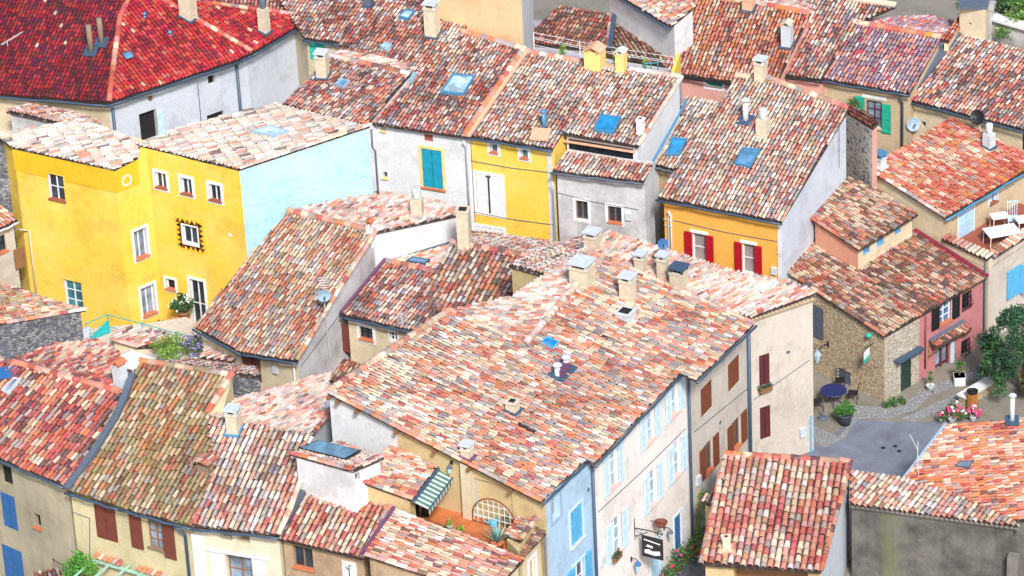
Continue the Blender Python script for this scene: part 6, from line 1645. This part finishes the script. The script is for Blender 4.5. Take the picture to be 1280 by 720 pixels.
for k in range(26):
    a = k*2.4; e = .25+.75*(k/26); L = .75
    d = V((math.cos(a)*(1-e*.75), math.sin(a)*(1-e*.75), .35+e)).normalized(); s_ = d.cross(Zu).normalized()
    o = p+Zu*.3; mid = o+d*L*.5; tip = o+d*L+V((d.x, d.y, 0))*.12; col = random.choice([(.18, .36, .34), (.26, .46, .42), (.12, .27, .24), (.36, .46, .24)])
    m.add([o-s_*.04, o+s_*.04, mid+s_*.05-Zu*.02, tip, mid-s_*.05-Zu*.02], [(0, 1, 2, 4), (4, 2, 3)], col)
m.build('leaves', M_leaf, t, recalc=False)
potted('potted_shrub', 'terracotta pot with a small green plant on the front edge of the terrace', hz((577, 672), zfl), .16, .24, MC['terracotta sill'], [(0, 0, .12, .18), (-.12, 0, .2, .12)], LIM, n=60)
potted('potted_shrub', 'yellow green plant on the terrace front edge, left of the terracotta pot', hz((562, 662), zfl), .12, .2, MC['slab grey'], [(0, 0, .12, .16)], [(.35, .34, .04), (.2, .3, .05)], n=50)
potted('potted_shrub', 'round clay pot by the wood pile on the terrace', hz((634, 657), zfl), .22, .3, MC['weathered wood'], [(0, 0, .08, .12)], GRN, n=30)
lantern(WG, (565, 582), 'small dark lantern on the terrace gable wall', 'lead', .2, .7)
# solar panel on the white box room
a, b, c, d_ = [pX_.on(q)+Zu*.0 for pX_, q in ((Plane(hz((400, 580), 10.3), V((-.02, .06, 1))), q) for q in ((374, 563), (432, 577), (452, 571), (398, 558)))]
a, b = a+Zu*.12, b+Zu*.12; c, d_ = c+Zu*.30, d_+Zu*.30
t = thing('solar_panel', 'dark blue tilted solar panel on the white box room roof', 'solar panel', V(a)); n_ = (b-a).cross(d_-a).normalized()
m = MB(); m.prism([a, b, c, d_], n_*-.06); m.build('frame', MC['black iron'], t)
m = MB(); k = (a+b+c+d_)/4; m.prism([p+(k-p)*.06+n_*.004 for p in (a, b, c, d_)], n_*.004); m.build('collector', glass('panel glass', (.10, .19, .26), .12), t)
m = MB()
for p, h in ((c, .30), (d_, .30), (a, .12), (b, .12)): m.tube([p-n_*.06, p-n_*.06-Zu*h], .02, 5)
m.build('supports', MC['slab grey'], t)

# ------------------------------------------------------------------ plant terrace at the yellow house
zy = 2.9
Hd = house('low building with a plant filled roof terrace at the foot of the yellow house', (210, 440), 0)
Q = [hz(q, zy) for q in ((100, 452), (200, 470), (315, 465), (290, 425), (232, 396), (185, 404), (110, 410))]
walls(Hd, Plane(V((0, 0, zy)), Zu), Q, W_tan, 0, 0, ztop=zy)
pY = Plane(hz((170, 424), zy+.5), V((.06, -.2, 1)))
roof(Hd, pY, [(138, 424), (172, 434), (212, 432), (215, 420), (186, 410), (150, 409)], (-50, 14), 'pale', 'pale', verge=(0,))
walls(Hd, pY, [(140, 423), (172, 433), (212, 431), (186, 411), (150, 410)], W_cream, zy-.2, .05)
pY2 = Plane(hz((285, 440), zy+.9), V((-.05, -.18, 1)))
roof(Hd, pY2, [(250, 446), (290, 452), (306, 440), (262, 428)], (-40, 10), 'pale', 'pale')
walls(Hd, pY2, [(252, 445), (290, 451), (304, 440), (264, 429)], W_white, zy-.2, .05)
# white canvas
pc_ = hz((165, 438), zy+1.3); m = MB(); q = [hz(p, zy+.7) for p in ((134, 452), (166, 462), (192, 448), (160, 438))]
m.add(q+[pc_], [(0, 1, 4), (1, 2, 4), (2, 3, 4), (3, 0, 4)]); m.add([p-Zu*.03 for p in q]+[pc_-Zu*.03], [(1, 0, 4), (2, 1, 4), (3, 2, 4), (0, 3, 4)])
t = thing('canvas_cover', 'white canvas cover peaked like a tent behind the crimson roof chimney', 'canvas cover', V(pc_)); m.build('cloth', MC['white paint'], t)
m = MB()
for p in q+[pc_]: m.tube([p-Zu*.02, V((p.x, p.y, zy))], .025, 5)
m.build('poles', MC['slab grey'], t)
# teal railing
rl = [hz(q, zy) for q in ((110, 428), (137, 417), (180, 428), (222, 440), (262, 448))]
t = thing('terrace_railing', 'teal painted metal railing round the plant terrace below the yellow house', 'railing', V(rl[0])); m = MB()
for h in (.35, .95): m.tube([p+Zu*h for p in rl], .022, 6)
m.build('rails', MC['copper green'], t)
for p in rl:
    m = MB(); m.tube([p, p+Zu*1.0], .026, 6); m.build('post', MC['copper green'], t)
m = MB(); a, b = rl[0], rl[1]; m.prism([a+Zu*.05, b+Zu*.05, b+Zu*.72, a+Zu*.12], V((.01, .03, 0))); m.build('panel', paint('teal sheet', (.02, .46, .50), .5), t)
potted('oleander', 'white flowering oleander in a tall dark brown pot at the yellow house french window', hz((231, 408), 1.7), .28, .8, MC['timber'], [(0, 0, .3, .4), (.3, 0, .35, .32), (-.35, 0, .3, .34), (0, 0, .65, .32)], [(.03, .11, .03), (.05, .16, .04), (.02, .07, .025)], n=150, lsize=.09, bl=9, blc=[(.8, .8, .75)])
t_ = thing('raised_step', 'pale terrace slab in front of the yellow house french window', 'terrace', hz((240, 410), 1.7)); m = MB(); m.prism([hz(q, 1.7) for q in ((170, 408), (200, 424), (262, 432), (275, 405))], -Zu*1.65); m.build('slab', W_cream, t_)
for (px, r, cols, lb, bl, blc) in (((205, 452), .5, LIM, 'bright lime green bush at the left of the plant terrace', 0, None), ((222, 449), .5, LIM+[(.3, .42, .1)], 'tall lime green bush in the middle of the plant terrace', 0, None),
     ((245, 452), .5, GRN, 'dark green lavender clump with violet flowers on the plant terrace', 26, [(.30, .26, .5), (.22, .2, .42)]), ((212, 463), .35, [(.18, .34, .05), (.24, .4, .08)], 'low fresh green plant at the front of the plant terrace', 0, None)):
    potted('terrace_bush', lb, hz(px, zy), .25, .35, MC['slab grey'], [(0, 0, .25, r), (.35, 0, .2, r*.8), (-.3, .1, .5, r*.7), (.1, 0, .7, r*.7)], cols, n=150, lsize=.06, bl=bl, blc=blc, cat='bush')
potted('potted_shrub', 'dry brownish plant in a low pot beside the tall yellow house window', hz((200, 416), 1.7), .22, .3, MC['terracotta sill'], [(0, 0, .1, .25), (.2, 0, .15, .2)], [(.25, .12, .06), (.12, .14, .06)], n=70)
b = hz((226, 424), 1.7); t = thing('tiled_chimney_stub', 'squat white chimney with red tile cap by the plant terrace', 'chimney', b); m = MB(); m.box(b+Zu*.35, V((.35, -.08, 0)), V((.08, .3, 0)), Zu*.36); m.build('shaft', W_white, t); R = RoofMesh()
for k in range(4): R.caps(b+V((-.35+.22*k, -.36-.04*k, .76)), b+V((-.3+.22*k, .36-.04*k, .84)), Zu, 'coral', .11, .4)
R.build('cap_tiles', TM['yel'], t)

# ------------------------------------------------------------------ washing terrace behind the yellow house roof
zw = 9.4
a, b = hz((658, 70), zw), hz((835, 88), zw); 
Hw = house('roof terrace floor with a yellow parapet behind the narrow yellow house', (740, 80), 0)
Qw = [p5.on((660, 67))+V((.2, .5, 0)), p6.on((850, 99))+V((-.2, .5, 0))]; Qw = [V((q.x, q.y, 0)) for q in Qw]; Qw += [Qw[1]+V((.4, 1.9, 0)), Qw[0]+V((.4, 1.9, 0))]
walls(Hw, Plane(V((0, 0, zw)), Zu), Qw, W_lilac, 0, 0, ztop=zw)
m = MB(); m.bar(Qw[1]+V((-.1, .1, zw+.35)), Qw[2]+V((-.1, 0, zw+.5)), .16, 1.0); m.build('parapet', W_yel, Hw)
t = thing('washing_lines', 'white washing lines strung between posts behind the yellow chimneys', 'washing lines', V((Qw[0].x, Qw[0].y, zw))); P0, P1_ = Qw[0]+V((.1, .6, zw)), Qw[1]+V((0, .6, zw))
m = MB()
for h, dy in ((1.15, 0), (1.15, .5), (.75, 0), (.95, .25)):
    u, v = P0+V((0, dy, h)), P1_+V((0, dy, h)); m.tube([u, u.lerp(v, .33)-Zu*.06, u.lerp(v, .66)-Zu*.06, v], .012, 5)
m.build('lines', MC['white paint'], t)
for k in range(4):
    u = P0.lerp(P1_, k/3); m = MB(); m.tube([u, u+Zu*1.2], .025, 6); m.tube([u+Zu*1.15, u+Zu*1.15+V((0, .5, 0))], .02, 5); m.build('post', MC['white paint'], t)
for f_, lb in ((.22, 'green leafy plant behind the ridge near the washing line, leftmost of three'), (.60, 'small green plant between the two yellow chimneys'), (.80, 'green plant with blue watering stand right of the yellow chimneys')):
    potted('potted_shrub', lb, Qw[0].lerp(Qw[1], f_)+V((0, .7, zw)), .16, .25, MC['slab grey'], [(0, 0, .25, .26), (0, 0, .55, .2)], LIM, n=70)
u = Qw[0].lerp(Qw[1], .84)+V((0, .4, zw)); t = thing('drying_rack', 'blue folding drying rack on the terrace behind the yellow chimneys', 'drying rack', u); m = MB()
for s_ in (-.3, 0, .3): m.tube([u+V((s_, -.2, 0)), u+V((s_, .2, .95))], .02, 5); m.tube([u+V((s_, .2, 0)), u+V((s_, -.2, .95))], .02, 5)
for h in (.3, .6, .9): m.tube([u+V((-.3, -.2+.4*h, h)), u+V((.3, -.2+.4*h, h))], .018, 5)
m.build('frame', MC['teal shutter'], t)
b = hz((768, 12), 7.4)+V((.5, .3, 0)); t = thing('water_tank', 'pale blue upright water tank behind the plum tile roof', 'tank', V((b.x, b.y, 5.5))); m = MB(); m.lathe(V((b.x, b.y, 5.5)), [(.55, 0), (.58, .1), (.58, 2.3), (.5, 2.45), (.1, 2.5)], 20); m.build('shell', MC['pale blue shutter'], t, True)
# ------------------------------------------------------------------ pergola lower left
c = WB2.on((165, 712), .9); t = thing('pergola', 'mint green pergola frame with orange tile rows at the bottom edge', 'pergola', V((c.x, c.y, 0)))
M_mint = paint('mint paint', (.36, .62, .50), .6); x, n = WB2.d, WB2.n
za = WB2.on((160, 700)).z-.3; L0, L1 = WB2.on((122, 706)), WB2.on((212, 728)); A0, B0 = V((L0.x, L0.y, za)), V((L1.x, L1.y, za))
m = MB(); m.bar(A0+n*.25, B0+n*.25, .09, .09); m.bar(A0+n*1.6, B0+n*1.6, .09, .09); m.build('beams', M_mint, t)
m = MB()
for k in range(5): q = A0.lerp(B0, (k+.15)/4.6); m.bar(q+n*.02+Zu*.09, q+n*2.0+Zu*.09, .07, .07)
m.build('rafters', M_mint, t)
for q in (A0+n*1.6, B0+n*1.6): m = MB(); m.bar(q-Zu*.05, V((q.x, q.y, 0)), .1, .1, side=x); m.build('post', M_mint, t)
R = RoofMesh()
for s0, s1 in ((.0, .42), (.60, 1.0)):
    u, v = A0.lerp(B0, s0), A0.lerp(B0, s1)
    for k in range(int((v-u).length/.22)): q = u+x*(.11+.22*k)+n*.02+Zu*.20; R.caps(q+n*.0, q+n*.3-Zu*.06, Zu, 'orange', .10, .35)
R.build('coping_tiles', TM['std'], t)
f = MB(); m = MB(); q = A0+n*.9-x*.3; t = thing('vine', 'bright green vine climbing over the left end of the mint pergola', 'vine', V((q.x, q.y, 0)))
m.tube([V((q.x, q.y, 0)), q-Zu*.2, q+x*.5+Zu*.1], .04, 6)
for (dx, dz, r) in ((0, 0, .5), (.35, .25, .45), (-.35, -.2, .5), (.7, .1, .35), (.1, .5, .3), (-.2, -.6, .55)): leaves(f, q+x*dx+Zu*dz, r, 210, .075, [(.08, .30, .03), (.13, .38, .04), (.05, .2, .03)])
m.build('stem', MC['timber'], t); f.build('leaves', M_leaf, t, recalc=False)
H = house('low shed with a pink tile roof peeking up at the bottom left edge', (60, 725), 0)
pl0 = Plane(hz((65, 714), 4.2), V((-.1, -.25, 1))); roof(H, pl0, [(30, 740), (110, 750), (112, 722), (70, 711), (44, 716)], (-10, -40), 'rose'); walls(H, pl0, [(32, 738), (108, 748), (110, 723), (70, 713), (46, 718)], W_grime, 0, .05)

# pale flat roof strip below the slate wall
Q = [hz(q, 4.6) for q in ((-10, 452), (80, 436), (112, 424), (112, 408), (60, 420), (-10, 430))]
H = house('low annex with a pale blue flat roof at the foot of the slate walled house', (60, 450), 0)
walls(H, Plane(V((0, 0, 4.6)), Zu), Q, W_ice, 0, 0, ztop=4.6)
q = W9.on((1066, 130), .35); potted('potted_shrub', 'round green shrub on the ledge left of the green shutters', q-Zu*.5, .2, .3, MC['slab grey'], [(0, 0, .25, .38), (.15, 0, .1, .3)], GRN, n=200, lsize=.06)

# wall cables, meter boxes and vents that break up the plain walls
def cable(H, W, pts, r=.016, mat='lead'):
    P = [W.on(q, .03) for q in pts]; m = MB(); m.tube(P, r, 5); m.build('wall_cable', MC[mat], H)
cable(H_teal, [w_ for w_ in [0]] and W5, [(592, 235), (600, 238), (640, 246)]) if False else None
cable(H_tan, WTn, [(868, 540), (900, 514), (934, 486)]); cable(H_end, WE, [(942, 500), (975, 476), (1012, 450)])
cable(H_org, W7, [(840, 275), (905, 290), (972, 302)]); cable(H_cream, WC, [(748, 640), (800, 592), (857, 536)])
cable(H_b2, WB2, [(90, 640), (112, 648), (112, 700)]); cable(H_J, WJr, [(376, 458), (402, 424), (440, 372)])
cable(H_T, WT, [(1190, 276), (1230, 252), (1268, 230)]); cable(H_log, W6, [(694, 240), (740, 252), (798, 262)])
for H, W, px, s_ in ((H_end, WE, (1003, 540), .16), (H_tan, WTn, (872, 600), .15), (H_J, WJ, (345, 462), .12), (H_log, W6, (786, 270), .13), (H_cream, WC, (752, 700), .16), (H_org, W7, (968, 338), .13)):
    c = W.on(px, .0); m = MB(); m.box(c+W.n*.05, W.d*s_, W.n*.06, Zu*(s_*1.35)); m.build('meter_box', MC['slab grey'], H)
for H, W, px in ((H_blue, WB, (735, 612)), (H_tan, WTn, (900, 528)), (H_end, WE, (985, 440)), (H_teal, WR, (300, 140))):
    if W is WR: continue
    c = W.on(px); m = MB(); m.box(c+W.n*.01, W.d*.08, W.n*.015, Zu*.06); m.build('wall_vent', MC['lead'], H)
finish_walls()
# ------------------------------------------------------------------ light
w = bpy.data.worlds.new('World'); SC.world = w; w.use_nodes = True
nt = w.node_tree; bg = nt.nodes['Background']; sky = nt.nodes.new('ShaderNodeTexSky'); sky.sky_type = 'NISHITA'; sky.sun_disc = False
EL, AZ = math.radians(43), math.radians(SUN_AZ)
sky.sun_elevation = EL; sky.sun_rotation = AZ; sky.air_density = 1.0; sky.dust_density = 2.5; sky.ozone_density = 1.0
nt.links.new(sky.outputs[0], bg.inputs[0]); bg.inputs[1].default_value = .115
ld = bpy.data.lights.new('sun', 'SUN'); ld.energy = 3.1; ld.angle = math.radians(9); ld.color = (1, .975, .95)
lo_ = bpy.data.objects.new('sun', ld); COL.objects.link(lo_)
sd = V((math.sin(AZ)*math.cos(EL), math.cos(AZ)*math.cos(EL), math.sin(EL)))   # towards the sun
lo_.rotation_euler = sd.to_track_quat('Z', 'Y').to_euler()
SC.view_settings.view_transform = 'Standard'; SC.view_settings.look = 'None'; SC.view_settings.gamma = 1; SC.view_settings.exposure = EXPO
SC.cycles.max_bounces = 6; SC.cycles.diffuse_bounces = 3; SC.cycles.glossy_bounces = 2; SC.cycles.transmission_bounces = 2
